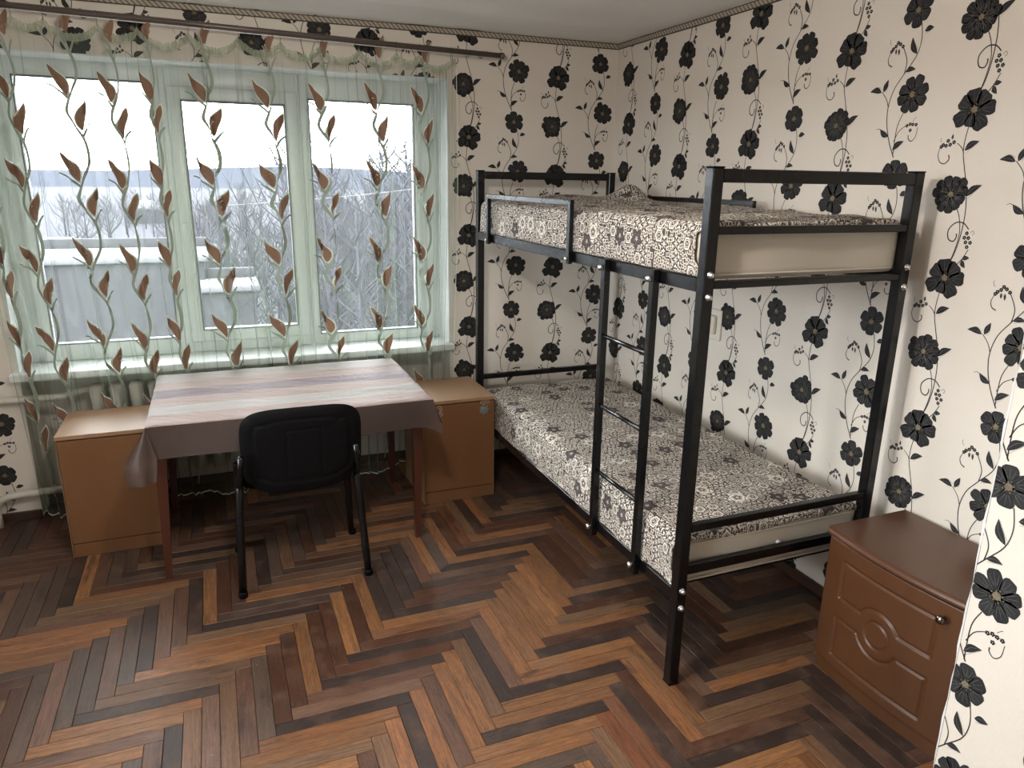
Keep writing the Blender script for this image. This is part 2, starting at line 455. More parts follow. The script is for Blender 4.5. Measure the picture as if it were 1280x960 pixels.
def col_two(pr, u, z, rr):
    """eight-petal flower at (u,z), six-petal above at (-.010,+.262)"""
    def q(pts): return [(u + (x - 1175) * PX, z - (y - 490) * PX) for x, y in pts]
    S = pr.stroke
    S(q([(1168, 180), (1180, 250), (1165, 320), (1110, 395), (1066, 460), (1047, 540), (1055, 620), (1082, 700), (1122, 775)]), .0020, .0026)
    pr.leaf(*q([(1190, 218), (1237, 208)]), .018, .1)
    pr.leaf(*q([(1167, 312), (1130, 234)]), .020, .12)
    S(q([(1112, 392), (1116, 335), (1085, 272)]), .0024, .002)
    pr.berries(q([(1082, 268), (1066, 256), (1052, 248), (1042, 262), (1028, 272), (1020, 282)]))
    pr.leaf(*q([(1062, 275), (1066, 306)]), .007, 0); pr.leaf(*q([(1046, 275), (1048, 300)]), .007, 0)
    S(q([(1018, 286), (1007, 316), (1016, 342), (1036, 352)]), .0014, .0028)
    S(q([(1014, 252), (1004, 240), (1005, 226)]), .001, .001, n=3)
    pr.leaf(*q([(1117, 385), (1173, 379)]), .016, .14)
    S(q([(1048, 540), (1030, 500), (998, 464)]), .0022, .0016)
    pr.leaf(*q([(996, 466), (924, 458)]), .020, -.14); pr.leaf(*q([(1006, 466), (1026, 408)]), .018, .0)
    S(q([(1140, 570), (1116, 640), (1116, 770)]), .0020, .0024)
    S(q([(1109, 700), (1130, 655), (1165, 630)]), .0022, .0016)
    pr.berries(q([(1172, 630), (1188, 624), (1204, 626), (1222, 628), (1194, 652)]), .0058)
    S(q([(1232, 640), (1228, 682), (1208, 702), (1190, 690), (1188, 674)]), .0014, .0026)
    S(q([(1200, 612), (1210, 600), (1218, 594)]), .001, .001, n=3)
    pr.leaf(*q([(1108, 742), (1168, 700)]), .020, .12)
    pr.leaf(*q([(1072, 676), (1018, 638)]), .019, .1); S(q([(1022, 642), (1006, 636), (992, 642)]), .0016, .0008, n=3)
    pr.flower((u, z), 'eight', rr)
    pr.flower((u - .026, z + .262), 'six', rr)
    
PER = .521
def paper_print(mb, rolls, u0, u1, z0, z1, to3d, seed=3):
    """rolls: list of (peony u, peony z); clips to the rectangle and appends to mb as raised print"""
    bm = bmesh.new(); rr = random.Random(seed)
    lay = bm.verts.layers.float.new('h')
    pr = Print()
    for (pu, pz) in rolls:
        if pu < u0 - .5 or pu > u1 + .3: continue
        k0 = int(math.floor((z0 - pz) / PER)) - 1; k1 = int(math.ceil((z1 - pz) / PER)) + 1
        for k in range(k0, k1 + 1):
            col_one(pr, pu, pz + k * PER, rr)
            col_two(pr, pu + .318, pz + .081 + k * PER, rr)
    for pts, h, m in pr.p:
        xs = [p[0] for p in pts]; ys = [p[1] for p in pts]
        if max(xs) < u0 or min(xs) > u1 or max(ys) < z0 or min(ys) > z1: continue
        vs = [bm.verts.new((p[0], p[1], h)) for p in pts]
        try: f = bm.faces.new(vs); f.material_index = m
        except ValueError: pass
    for co, no in (((u0, 0, 0), (-1, 0, 0)), ((u1, 0, 0), (1, 0, 0)), ((0, z0, 0), (0, -1, 0)), ((0, z1, 0), (0, 1, 0))):
        bmesh.ops.bisect_plane(bm, geom=bm.verts[:] + bm.edges[:] + bm.faces[:], plane_co=co, plane_no=no, clear_outer=True)
    bm.verts.index_update()
    base = len(mb.v)
    mb.v += [to3d(v.co.x, v.co.y, v.co.z) for v in bm.verts]
    for f in bm.faces:
        mb.f.append([base + v.index for v in f.verts]); mb.m.append(f.material_index); mb.sm.append(False)
    bm.free()
PM = [M['paper'], M['petal'], M['petal2'], M['vein'], M['eye'], M['stem'], M['wplain']]

# back wall (window wall): plane y=0, print u = x
rolls_back = [(-.401, 1.942), (-.925, 2.134), (-1.455, 2.045), (-1.975, 2.255), (-2.505, 2.02), (-3.02, 2.12), (-3.55, 1.98)]
mb = MB()
mb.box(XL, WX0, 0, .36, 0, HC + .05); mb.box(WX1, .15, 0, .36, 0, HC + .05)
mb.box(WX0, WX1, 0, .36, WZ1, HC + .05)
mb.box(WX0, WX1, .17, .36, 0, WZ0 - .03, m=6)
fb = lambda u, z, h: (u, -h, z)
paper_print(mb, rolls_back, XL, WX0, .0, HC, fb, 5)
paper_print(mb, rolls_back, WX1, 0, .05, HC, fb, 6)
paper_print(mb, rolls_back, WX0, WX1, WZ1, HC, fb, 7)
tag(mb.build('wall_back', PM, fixn=False), kind='structure', label='window wall papered in cream with black flowers')

# right wall: plane x=0, print u = -y
rolls_right = [(-.39, 2.0), (.130, 2.226), (.648, 1.994), (1.165, 2.083), (1.683, 1.866), (2.205, 2.148), (2.725, 1.95)]
YJ, XJ = -2.915, -.62
mb = MB(); mb.box(0, .15, YJ - .1, 0, 0, HC + .05)
paper_print(mb, rolls_right, 0, -YJ, 0, HC, lambda u, z, h: (-h, -u, z), 9)
tag(mb.build('wall_right', PM, fixn=False), kind='structure', label='cream wall with black flowers along the bunk bed')

# jutting wall at the right edge of the frame
mb = MB(); mb.box(XJ, .15, YR, YJ, 0, HC + .05)
paper_print(mb, [(2.655, .663), (3.175, .80), (3.70, .6), (4.2, .7), (4.7, .8)], -YJ, -YR, 0, HC, lambda u, z, h: (XJ - h, -u, z), 11)
tag(mb.build('wall_right_near', PM, fixn=False), kind='structure', label='jutting papered wall beside the nightstand')
# torn paper edge running down the corner
mb = MB(); rr = random.Random(5)
zz = [i * .03 for i in range(int(HC / .03) + 1)]
mb.grid(lambda i, j: (XJ - .0015 + (.004 + .003 * math.sin(zz[i] * 31) + .003 * math.sin(zz[i] * 67 + 1)) * (j == 1) * -0.2, YJ + (.003 + .0018 * math.sin(zz[i] * 23) + .0012 * math.sin(zz[i] * 57)) * j, zz[i]), len(zz) - 1, 1)
tag(mb.build('trim_3', M['white']), kind='structure', label='bare white paper edge on the wall corner')

SY0, SY1, SZ0, SZ1 = -3.40, -1.50, .80, 2.10
box_w = MB(); box_w.box(XL - .15, XL, YR - .15, SY0, 0, HC + .05); box_w.box(XL - .15, XL, SY1, .36, 0, HC + .05)
box_w.box(XL - .15, XL, SY0, SY1, 0, SZ0); box_w.box(XL - .15, XL, SY0, SY1, SZ1, HC + .05)
tag(box_w.build('wall_left', M['paper']), kind='structure')
box_w = MB(); box_w.box(XL - .15, .15, YR - .15, YR, 0, HC + .05)
tag(box_w.build('wall_rear', M['paper']), kind='structure')

# ceiling with a soft plaster ridge
mb = MB()
def ceil_fn(i, j):
    x = XL - .15 + (4.25) * i / 60; y = YR - .15 + (5.8) * j / 80
    rid = .012 * math.exp(-((y + .42 + .03 * math.sin(x * 3)) / .05) ** 2) + .006 * math.exp(-((y + .75 + .05 * x) / .08) ** 2)
    return (x, y, HC - rid * (1 if x < -.15 else 0))
mb.grid(ceil_fn, 60, 80)
c_ = mb.build('ceiling', M['ceil'], fixn=False)
sl = MB(); sl.box(XL - .15, .15, YR - .15, .36, HC + .05, HC + .12); sl.build('ceiling_slab', M['ceil'], c_)
tag(c_, kind='structure', label='off-white plastered ceiling')

# paper border with slanted stripes under the ceiling
def mat_border():
    m = NT('rope_stripe_border'); tcn = m.n('TexCoord'); s_ = m.n('SeparateXYZ', {0: tcn.outputs['UV']})
    u, v = s_.outputs[0], s_.outputs[1]
    st = m.math('FRACT', m.math('MULTIPLY', m.math('ADD', u, v), 42.0))
    c = m.mix(m.math('LESS_THAN', st, .42), (.40, .35, .28), (.17, .14, .11))
    ed = m.math('MAXIMUM', m.math('LESS_THAN', v, .0045), m.math('GREATER_THAN', v, .0265))
    c = m.mix(ed, c, (.05, .035, .028))
    return m.pbr(c, .6, None, .3)
M['border'] = mat_border()
def border(name, a, b, nrm, label):
    L = math.hypot(b[0] - a[0], b[1] - a[1]); n = 40; mbb = MB()
    prof = [(0.0, 0.0), (.004, .0), (.004, .031), (0, .031)]
    def fn(i, j):
        t = i / n; o, z = prof[j]; return (a[0] + (b[0] - a[0]) * t + nrm[0] * (o + .0008), a[1] + (b[1] - a[1]) * t + nrm[1] * (o + .0008), HC - .034 + z + .0008 * math.sin(t * L * 5))
    mbb.grid(fn, n, 3, uvfn=lambda i, j: (L * i / n, prof[j][1]), sm=False)
    tag(mbb.build(name, M['border'], fixn=False), kind='structure', label=label)
border('trim_1', (XL, 0), (0, 0), (0, -1), 'slant-striped paper border above the window wall')
border('trim_2', (0, 0), (0, YJ), (-1, 0), 'slant-striped paper border above the bunk bed wall')

# baseboards
tag(box('baseboard_back', (WX1, -.18 * 0 - .0, -.018, 0, 0, .045), M['brownbase'], bev=.004), kind='structure')
tag(box('baseboard_left', (XL, WX0, -.018, 0, 0, .045), M['brownbase'], bev=.004), kind='structure')
tag(box('baseboard_niche', (WX0, WX1, .152, .17, 0, .05), M['brownbase'], bev=.004), kind='structure')
tag(box('baseboard_right', (-.018, 0, YJ, -.02, 0, .045), M['brownbase'], bev=.004), kind='structure')

# ------------------------------------------------------------------ parquet floor
fl = MB(); fl.box(XL - .15, .15, YR - .15, .36, -.1, -.012)
floor = tag(fl.build('floor', M['darkvoid']), kind='structure', label='worn herringbone parquet floor')
PS, PL_, PX0, PY0 = .0533, .4265, -1.484, -1.628
PCOL = {'O': (.345, .150, .058), 'T': (.215, .115, .060), 'P': (.185, .094, .060), 'B': (.105, .042, .022), 'D': (.046, .030, .025), 'G': (.105, .069, .050), 'R': (.26, .095, .042)}
TAB = {}
for tok in '''H-12,-2B H-12,-1O H-11,-2B H-11,-1P H-10,-2G H-10,-1O H-9,-2O H-9,-1O H-8,-2O H-8,-1D H-8,0T H-7,-2O H-7,-1T H-7,0O H-6,-2O H-6,-1T H-6,0O H-5,-1O H-5,0D H-5,1G H-4,-2T H-4,-1O H-4,0P H-4,1O H-3,-2T H-3,-1O H-3,0P H-3,1O H-2,-1T H-2,0D H-2,1D H-1,-2B H-1,-1D H-1,0B H-1,1O H-1,2O H0,0D H0,1O H0,2D H1,-1G H1,0B H1,2B H2,-1O H2,0O H2,1O H2,2T H3,0O H3,2T H4,0D H4,1D H4,2D H5,0B H5,1B H5,2O H6,0B H7,0D H7,1T H8,1B H9,0D H11,0D V-13,-1G V-12,-1P V-11,-2G V-11,-1D V-10,-2P V-10,-1T V-9,-2G V-9,-1P V-8,-2G V-8,-1T V-8,0T V-7,-3P V-7,-2P V-7,-1P V-7,0O V-6,-3G V-6,-2G V-6,-1G V-6,0D V-5,-3G V-5,-2D V-5,-1B V-5,0O V-5,1G V-4,-3G V-4,-2P V-4,-1B V-4,0P V-4,1T V-3,-3D V-3,-2P V-3,-1O V-3,0O V-3,1R V-2,-2D V-2,-1B V-2,0O V-2,1R V-1,-2O V-1,-1B V-1,0T V-1,1D V-1,2T V0,-2B V0,-1O V0,0D V0,1B V1,-1B V1,0P V1,1O V2,-1O V2,0O V2,1O V3,-1D V3,0O V3,1B V4,-1D V4,0O V4,1P V5,-1D V5,0O V6,-1D V6,0O V7,-1P V7,0O V8,0O V9,-1G V9,0O V10,-1O V10,0B V11,0B V13,-1T V13,0P V15,-1O'''.split():
    kk, rest = tok[1:].split(','); TAB[(tok[0], int(kk), int(rest[:-1]))] = rest[-1]
M['parq'] = mat_parquet('worn_parquet_oak', False); M['parqs'] = mat_parquet('worn_parquet_oak_joined', True)
def plank_mesh(length):
    a, b, hgt = length / 2 - .0006, PS / 2 - .0006, .012; e = .0012
    vs = [(-a, -b, -hgt), (a, -b, -hgt), (a, b, -hgt), (-a, b, -hgt), (-a, -b, -e), (a, -b, -e), (a, b, -e), (-a, b, -e),
          (-a + e, -b + e, 0), (a - e, -b + e, 0), (a - e, b - e, 0), (-a + e, b - e, 0)]
    fs = [(0, 1, 5, 4), (1, 2, 6, 5), (2, 3, 7, 6), (3, 0, 4, 7), (4, 5, 9, 8), (5, 6, 10, 9), (6, 7, 11, 10), (7, 4, 8, 11), (8, 9, 10, 11)]
    return vs, fs
PV, PF = plank_mesh(PL_)
pm = bpy.data.meshes.new('parquet_block'); pm.from_pydata(PV, [], PF); pm.materials.append(M['parq'])
uvl = pm.uv_layers.new(name='UVMap')
for l in pm.loops:
    co = PV[l.vertex_index]; uvl.data[l.index].uv = (co[0], co[1])
camM = cam.matrix_world.inverted()
def to_px(p):
    q = camM @ Vector(p)
    if q.z > -.05: return None
    return (640 + 903.6 * q.x / -q.z, 480 - 903.6 * q.y / -q.z, -q.z)
planks = []
rp = random.Random(21)
for m_ in range(-8, 9):
    for k in range(-80, 80):
        X = PX0 + k * PS + m_ * PL_; Y = PY0 + k * PS - m_ * PL_
        for t in 'VH':
            if t == 'V': x0, x1, y0, y1 = X, X + PS, Y - PL_, Y
            else: x0, x1, y0, y1 = X - PL_, X, Y - PS, Y
            if x1 < XL or x0 > 0 or y1 < YR or y0 > .17: continue
            cx, cy = (x0 + x1) / 2, (y0 + y1) / 2
            if cx > XJ + .02 and cy < YJ - .02: continue
            inside = x0 >= XL and x1 <= 0 and y0 >= YR and y1 <= (.17 if WX0 < cx < WX1 else 0)
            pts = [to_px((x0 + (x1 - x0) * i / 4, y0 + (y1 - y0) * i / 4, 0)) for i in range(5)]
            vis = sum(1 for q in pts if q and -5 < q[0] < 1285 and -5 < q[1] < 965)
            # hidden by the furniture
            hid = (cx > -.9 and cy > -1.95) or (cx > -.36 and -2.75 < cy < -2.27)
            q = to_px((cx, cy, 0)); sz = (vis / 5.0) / (q[2] ** 2) if q and vis and not hid else 0
            u = cx * .5 + .2 * math.sin(cy * 2.1)
            ww = {'O': 3.6 + 2 * max(0, (cx + 2.2)), 'T': 2.4, 'P': 2.2, 'B': 2.2, 'D': 1.3, 'G': 1.5 + 1.5 * max(0, -(cx + 2.2)), 'R': .7}
            if cy > -.95: ww = {'O': 1.0, 'T': 1.5, 'P': .8, 'B': 3, 'D': 2, 'G': 1.5, 'R': .5}
            if cx > -.95: ww = {'O': 2.0, 'T': 2.0, 'P': 1, 'B': 3, 'D': 2, 'G': 1., 'R': .4}
            c = TAB.get((t, k, m_)) or rp.choices(list(ww), list(ww.values()))[0]
            f = rp.uniform(.78, 1.22); hue = rp.uniform(.94, 1.06)
            col = (min(1, PCOL[c][0] * f), PCOL[c][1] * f * hue, PCOL[c][2] * f * hue)
            planks.append((sz, inside, t, cx, cy, x0, x1, y0, y1, col, rp.random(), rp.uniform(-.0007, .0002), rp.uniform(-.0008, .0008)))
planks.sort(key=lambda p: -p[0])
sv = []; sf = []; scol = []; srnd = []; suv = []
nparts = 0
for (sz, inside, t, cx, cy, x0, x1, y0, y1, col, rn, dz, tilt) in planks:
    if inside and sz > 0 and nparts < 300:
        ob = bpy.data.objects.new('parquet_block', pm); COL.objects.link(ob); ob.parent = floor
        ob.location = (cx, cy, dz); ob.rotation_euler = (0, 0, (PI / 2 if t == 'V' else 0) + tilt + (PI if rn > .5 else 0)); ob.color = (*col, 1)
        nparts += 1
    else:
        x0c, x1c = max(x0, XL), min(x1, 0); y0c, y1c = max(y0, YR), min(y1, .17 if WX0 < cx < WX1 else 0)
        if x1c - x0c < .004 or y1c - y0c < .004: continue
        hx, hy = (x1c - x0c) / 2 - .0006, (y1c - y0c) / 2 - .0006; ax, ay = (x0c + x1c) / 2, (y0c + y1c) / 2
        b = len(sv)
        for z, e in ((-.012, 0), (-.0012, 0), (0, .0012)):
            for sx_, sy_ in ((-1, -1), (1, -1), (1, 1), (-1, 1)):
                sv.append((ax + sx_ * (hx - e), ay + sy_ * (hy - e), z + dz))
                px_, py_ = sx_ * hx, sy_ * hy
                suv.append((py_, px_) if t == 'V' else (px_, py_)); scol.append((*col, 1)); srnd.append(rn)
        for lv in (0, 4):
            for q in range(4): sf.append((b + lv + q, b + lv + (q + 1) % 4, b + lv + 4 + (q + 1) % 4, b + lv + 4 + q))
        sf.append((b + 8, b + 9, b + 10, b + 11))
me = bpy.data.meshes.new('parquet_blocks_far'); me.from_pydata(sv, [], sf); me.materials.append(M['parqs'])
uvl = me.uv_layers.new(name='UVMap')
for l in me.loops: uvl.data[l.index].uv = suv[l.vertex_index]
at = me.color_attributes.new('plank_colour', 'FLOAT_COLOR', 'POINT')
at.data.foreach_set('color', [c for q in scol for c in q])
at = me.attributes.new('plank_random', 'FLOAT', 'POINT'); at.data.foreach_set('value', srnd)
ob = bpy.data.objects.new('parquet_remainder', me); COL.objects.link(ob); ob.parent = floor; ob['kind'] = 'stuff'

# ------------------------------------------------------------------ window
win = MB()
FY0, FY1 = .185, .255       # frame depth
def rect_frame(mb_, x0, x1, z0, z1, wl, wr, wb, wt, y0=FY0, y1=FY1, bev=.006):
    mb_.box(x0, x0 + wl, y0, y1, z0, z1, bev); mb_.box(x1 - wr, x1, y0, y1, z0, z1, bev)
    mb_.box(x0 + wl - .004, x1 - wr + .004, y0, y1, z0, z0 + wb, bev); mb_.box(x0 + wl - .004, x1 - wr + .004, y0, y1, z1 - wt, z1, bev)
CELLS = [(WX0, -2.405, -3.005, -2.437, .825, 2.072), (-2.405, -1.750, -2.372, -1.768, .802, 2.058), (-1.750, WX1, -1.708, -1.150, .80, 2.035)]
for (a, b, c, d, e, f) in CELLS: rect_frame(win, a, b, WZ0, WZ1, c - a, b - d, e - WZ0, WZ1 - f)
window = tag(win.build('window_1', M['pvc']), kind='structure', label='three-light white plastic window')
def light_(x0, x1, z0, z1, sash=None):
    if sash:
        s_ = MB(); rect_frame(s_, x0 - sash, x1 + sash, z0 - sash, z1 + sash, sash, sash, sash, sash, FY0 - .022, FY1 - .02, .008)
        s_.build('sash', M['pvc'], window)
    g_ = MB(); e = .006
    rect_frame(g_, x0 - .001, x1 + .001, z0 - .001, z1 + .001, e, e, e, e, FY0 - .0235 if sash else FY0 - .0015, FY0 + .03, 0)
    g_.build('seal', M['gasket'], window)
    box('pane', (x0, x1, FY0 + .02, FY0 + .024, z0, z1), M['glass'], window)
light_(-3.005, -2.437, .825, 2.075, .0)
light_(-2.312, -1.828, .862, 2.0, .062)
light_(-1.708, -1.150, .80, 2.035, .0)
h_ = MB(); h_.box(-2.362, -2.340, FY0 - .035, FY0 - .02, 1.36, 1.42, .004); h_.box(-2.358, -2.344, FY0 - .062, FY0 - .045, 1.28, 1.41, .005); h_.tube([(-2.351, FY0 - .03, 1.40), (-2.351, FY0 - .05, 1.40)], .007)
h_.build('window_handle', M['pvc'], window)
# painted reveals
rv = MB(); rv.box(WX0, WX0 + .006, -.001, FY0, WZ0, WZ1); rv.box(WX1 - .006, WX1, -.001, FY0, WZ0, WZ1); rv.box(WX0, WX1, -.001, FY0, WZ1 - .006, WZ1)
rv.build('reveal', M['white'], window)
sill = MB(); sill.box(WX0 - .03, WX1 + .012, -.055, .20, WZ0 - .036, WZ0, .006)
sill.build('sill', M['white'], window)

w2 = MB()
for a in ((SY0, SY0 + .07, SZ0, SZ1), (SY1 - .07, SY1, SZ0, SZ1), (SY0, SY1, SZ0, SZ0 + .07), (SY0, SY1, SZ1 - .07, SZ1), (-2.48, -2.42, SZ0, SZ1)):
    w2.box(XL - .11, XL - .05, *a, .004)
window2 = tag(w2.build('window_2', M['pvc']), kind='structure', label='side window in the left wall')
for a, b in ((SY0 + .07, -2.48), (-2.42, SY1 - .07)): box('pane', (XL - .085, XL - .081, a, b, SZ0 + .07, SZ1 - .07), M['glass'], window2)
box('sill', (XL - .12, XL + .10, SY0 - .05, SY1 + .05, SZ0 - .03, SZ0), M['white'], window2)

# ------------------------------------------------------------------ radiator and pipes
rad = empty('radiator', (-2.38, .09, 0)); tag(rad, 'old cream cast-iron ribbed radiator behind the curtain under the window', 'radiator')
for i in range(11):
    x = -2.83 + i * .088 + 2.38
    s_ = MB()
    for dy in (-.035, .035):
        s_.tube([(x, dy, .15), (x, dy, .24), (x, dy, .5), (x, dy, .62)], [.032, .027, .027, .032], 10, flat=.8)
    s_.box(x - .034, x + .034, -.05, .05, .585, .635, .02); s_.box(x - .034, x + .034, -.05, .05, .13, .19, .02)
    s_.build('rib', M['iron'], rad)
pp = MB()
pp.tube([(-3.9, -.045, .622), (-3.2, -.045, .622), (-2.95, -.04, .618), (-2.90, .05, .615), (-2.86, .085, .615)], .017, 10)
tag(pp.build('heating_pipe', M['iron']), 'cream heating pipe running along the left wall at radiator top height', 'pipe')
pp = MB()
pp.tube([(-3.30, -.06, 0), (-3.30, -.06, .06), (-3.298, -.06, .105), (-3.28, -.06, .135), (-3.24, -.06, .152), (-3.17, -.06, .155), (-3.0, -.05, .155), (-2.92, .05, .158), (-2.86, .085, .16)], .018, 10)
tag(pp.build('heating_pipe', M['iron']), 'cream heating pipe bending down into the floor at bottom left', 'pipe')

# ------------------------------------------------------------------ curtain
def zrod(x): return 2.312 + (x + 3.3) * (2.266 - 2.312) / 2.549
rodr = empty('curtain_rod', (-2.0, -.125, 2.29)); tag(rodr, 'bronze metal curtain rod mounted above the window', 'curtain rod')
s_ = MB(); s_.tube([(-3.42 + 2.0, 0, zrod(-3.42) - 2.29), (-.765 + 2.0, 0, zrod(-.765) - 2.29)], .0125, 12); s_.build('rod', M['rod'], rodr)
s_ = MB(); s_.lathe([(.0, 0), (.0155, 0), (.0155, .018), (.010, .022)], (-.765 + 2.0, 0, zrod(-.765) - 2.29), 'x'); s_.build('end_cap', M['rod'], rodr)
for bx in (-2.66, -.83):
    s_ = MB(); s_.tube([(bx + 2, .124, zrod(bx) - 2.29 + .012), (bx + 2, .03, zrod(bx) - 2.29 + .016), (bx + 2, -.002, zrod(bx) - 2.29 - .002)], .005, 8)
    s_.lathe([(.001, 0), (.016, 0), (.016, .004), (.001, .005)], (bx + 2, .118, zrod(bx) - 2.29 + .012), 'y'); s_.build('bracket', M['rod'], rodr)
s_ = MB(); s_.tube([(-3.42 + 2, -.004, zrod(-3.42) - 2.29 - .0165), (-.80 + 2, -.004, zrod(-.8) - 2.29 - .0165)], .0022, 6); s_.build('wire', M['white'], rodr)

HOOKS = [-3.10, -2.912, -2.798, -2.601, -2.449, -2.245, -2.037, -1.855, -1.674, -1.492, -1.311, -1.195, -1.024]
_rp = random.Random(17)
PLEATS = [(-3.14 + 2.12 * (i + _rp.uniform(-.3, .3)) / 34, _rp.uniform(.018, .036) * _rp.choice((-1, 1)), _rp.uniform(.006, .011), _rp.uniform(1, 3)) for i in range(35)]
def cx_l(z): return -3.15 + .05 * max(0, (1.2 - z) / 1.2) + (.0)
def cx_r(z): return -1.006 - .035 * max(0, (1.4 - z) / 1.4)
def ztop(x):
    for a, b in zip(HOOKS, HOOKS[1:]):
        if a <= x <= b:
            t = (x - a) / (b - a); return zrod(x) - .045 - (.052 * (b - a) / .19) * (4 * t * (1 - t)) ** .8
    return zrod(x) - .05
def fold(x, z):
    """displacement (dx,dy) of the hanging cloth at nominal x and height z"""
    k = min(1, max(0, (2.3 - z) / .5))
    wv = .35 * math.sin(z * 1.3 + x * 2)
    ph = 2 * PI * x / .112 + 2.6 * math.sin(5.1 * x + .6) + wv
    ph2 = 2 * PI * x / .047 + 1.7 * math.sin(11 * x) - wv * 2
    amp = (.006 + .020 * k) * (.55 + .45 * math.sin(3.3 * x + 1.1 + .5 * z))
    dense = math.exp(-((x + 1.075) / .055) ** 2) + .8 * math.exp(-((x + 3.12) / .10) ** 2)
    a2 = .0035 + .010 * dense
    dy = amp * math.sin(ph) + a2 * math.sin(ph2 * (1.3 if dense > .3 else 1))
    for (px0, pa, pw, pf_) in PLEATS:
        d = (x - px0 - .012 * math.sin(z * pf_ + px0 * 9) - .01 * (1.2 - z) * math.sin(px0 * 40)) / pw
        if -3 < d < 3: dy += pa * k * math.exp(-d * d)
    dx = .35 * amp * math.sin(2 * ph)
    return dx, dy
def cpos(x, z, off=0.0):
    L, R = cx_l(z), cx_r(z); t = (x + 3.15) / 2.144
    xx = L + (R - L) * t
    if z > 2.10: pass
    dx, dy = fold(x, z)
    yb = -.118 if z > 1.9 else -.118 + .012 * (1.9 - z)
    if z < .70: yb = yb + .0
    return (xx + dx, yb + dy - off, z)
cur = MB(); NXc, NZc = 900, 60
def cur_fn(i, j):
    x = -3.15 + 2.144 * i / NXc; t = j / NZc
    zb = .055 + .018 * math.sin(x * 9) + .012 * math.sin(x * 23)
    z = zb + (ztop(x) - zb) * t
    return cpos(x, z)
cur.grid(cur_fn, NXc, NZc)
# vines and leaves printed on the cloth, following its folds
def cloth_poly(pts, off, m):
    cur.add([cpos(px_, pz_, off) for px_, pz_ in pts], [list(range(len(pts)))], m, False)
def cloth_stroke(pts, w0, w1, off=.0045, m=1, n=7):
    P = smooth(pts, n); L = []; R = []
    for i, (x, y) in enumerate(P):
        a = P[max(i - 1, 0)]; b = P[min(i + 1, len(P) - 1)]; dx, dy = b[0] - a[0], b[1] - a[1]; l = math.hypot(dx, dy) or 1
        ww = (w0 + (w1 - w0) * i / (len(P) - 1)) / 2
        L.append((x - dy / l * ww, y + dx / l * ww)); R.append((x + dy / l * ww, y - dx / l * ww))
    for i in range(len(P) - 1): cloth_poly([L[i], R[i], R[i + 1], L[i + 1]], off, m)
def cloth_leaf(base, tip, wd, bend, off=.0068, m=2):
    bx, by = base; dx, dy = tip[0] - bx, tip[1] - by; k = wd / math.hypot(dx, dy); N = 14; W = 5
    def at(t, o):
        o2 = o + bend * math.sin(2 * PI * t) * .35 + bend * math.sin(PI * t)
        return (bx + dx * t - dy * o2, by + dy * t + dx * o2)
    def pf(t): return (math.sin(PI * t ** .8)) ** .9 if 0 < t < 1 else 0.001
    vs = [cpos(*at(i / N, pf(i / N) * k * (w_ / W - .5)), off) for i in range(N + 1) for w_ in range(W + 1)]
    cur.add(vs, [(i * (W + 1) + q, i * (W + 1) + q + 1, (i + 1) * (W + 1) + q + 1, (i + 1) * (W + 1) + q) for i in range(N) for q in range(W)], m, False)
VP = .366
rv_ = random.Random(11)
for vx, vz, wob in [(-3.085, 1.60, .5), (-2.955, 1.93, .8), (-2.735, 1.955, 1), (-2.568, 1.93, .75), (-2.419, 1.95, .6), (-2.195, 1.95, 1), (-1.922, 1.935, 1), (-1.673, 1.94, .9), (-1.41, 1.95, .9), (-1.177, 1.945, .85)]:
    k = 0
    for k in range(-1, 6):
        z = vz - k * VP
        if z < .30: break
        q = lambda pts: [(vx + (px_ - .012) * wob, z + pz_) for px_, pz_ in pts]
        path = [(0, 0), (-.012, -.05), (.008, -.10), (.036, -.155), (.046, -.215), (.042, -.27), (.018, -.325), (0, -VP)]
        if k == -1: path = [(.004, -.13), (.030, -.18), (.042, -.23), (.040, -.28), (.018, -.33), (0, -VP)]
        cloth_stroke(q(path), .0105, .0105)
        jz = rv_.uniform(-.006, .006)
        if k >= 0:
            b, t_ = q([(-.001, .012 + jz), (-.066, .150 + jz)]); cloth_leaf(b, t_, .043, -.08, .0030, 3); 
            b, t_ = q([(-.004, .020 + jz), (-.063, .142 + jz)]); cloth_leaf(b, t_, .035, -.08)
            cloth_stroke(q([(0, 0), (-.030, .035), (-.075, .062)]), .010, .006)
        if k >= 0:
            b, t_ = q([(.036, -.130), (.066, .006)]); cloth_leaf(b, t_, .042, .10, .0030, 3)
            b, t_ = q([(.038, -.124), (.064, -.002)]); cloth_leaf(b, t_, .034, .10)
            cloth_stroke(q([(.036, -.155), (.052, -.12), (.072, -.095)]), .010, .006)
        else:
            b, t_ = q([(.028, -.105), (.052, .0)]); cloth_leaf(b, t_, .034, .10)
            cloth_stroke(q([(.030, -.18), (.018, -.13), (-.005, -.075)]), .008, .005); cloth_stroke(q([(.032, -.18), (.045, -.14), (.055, -.12)]), .007, .005)
curtain = cur.build('curtain', [M['sheer'], M['vine'], M['leaf'], M['halo']], fixn=False)
tag(curtain, 'sheer pale green voile curtain with brown leaf vines across the window', 'curtain')
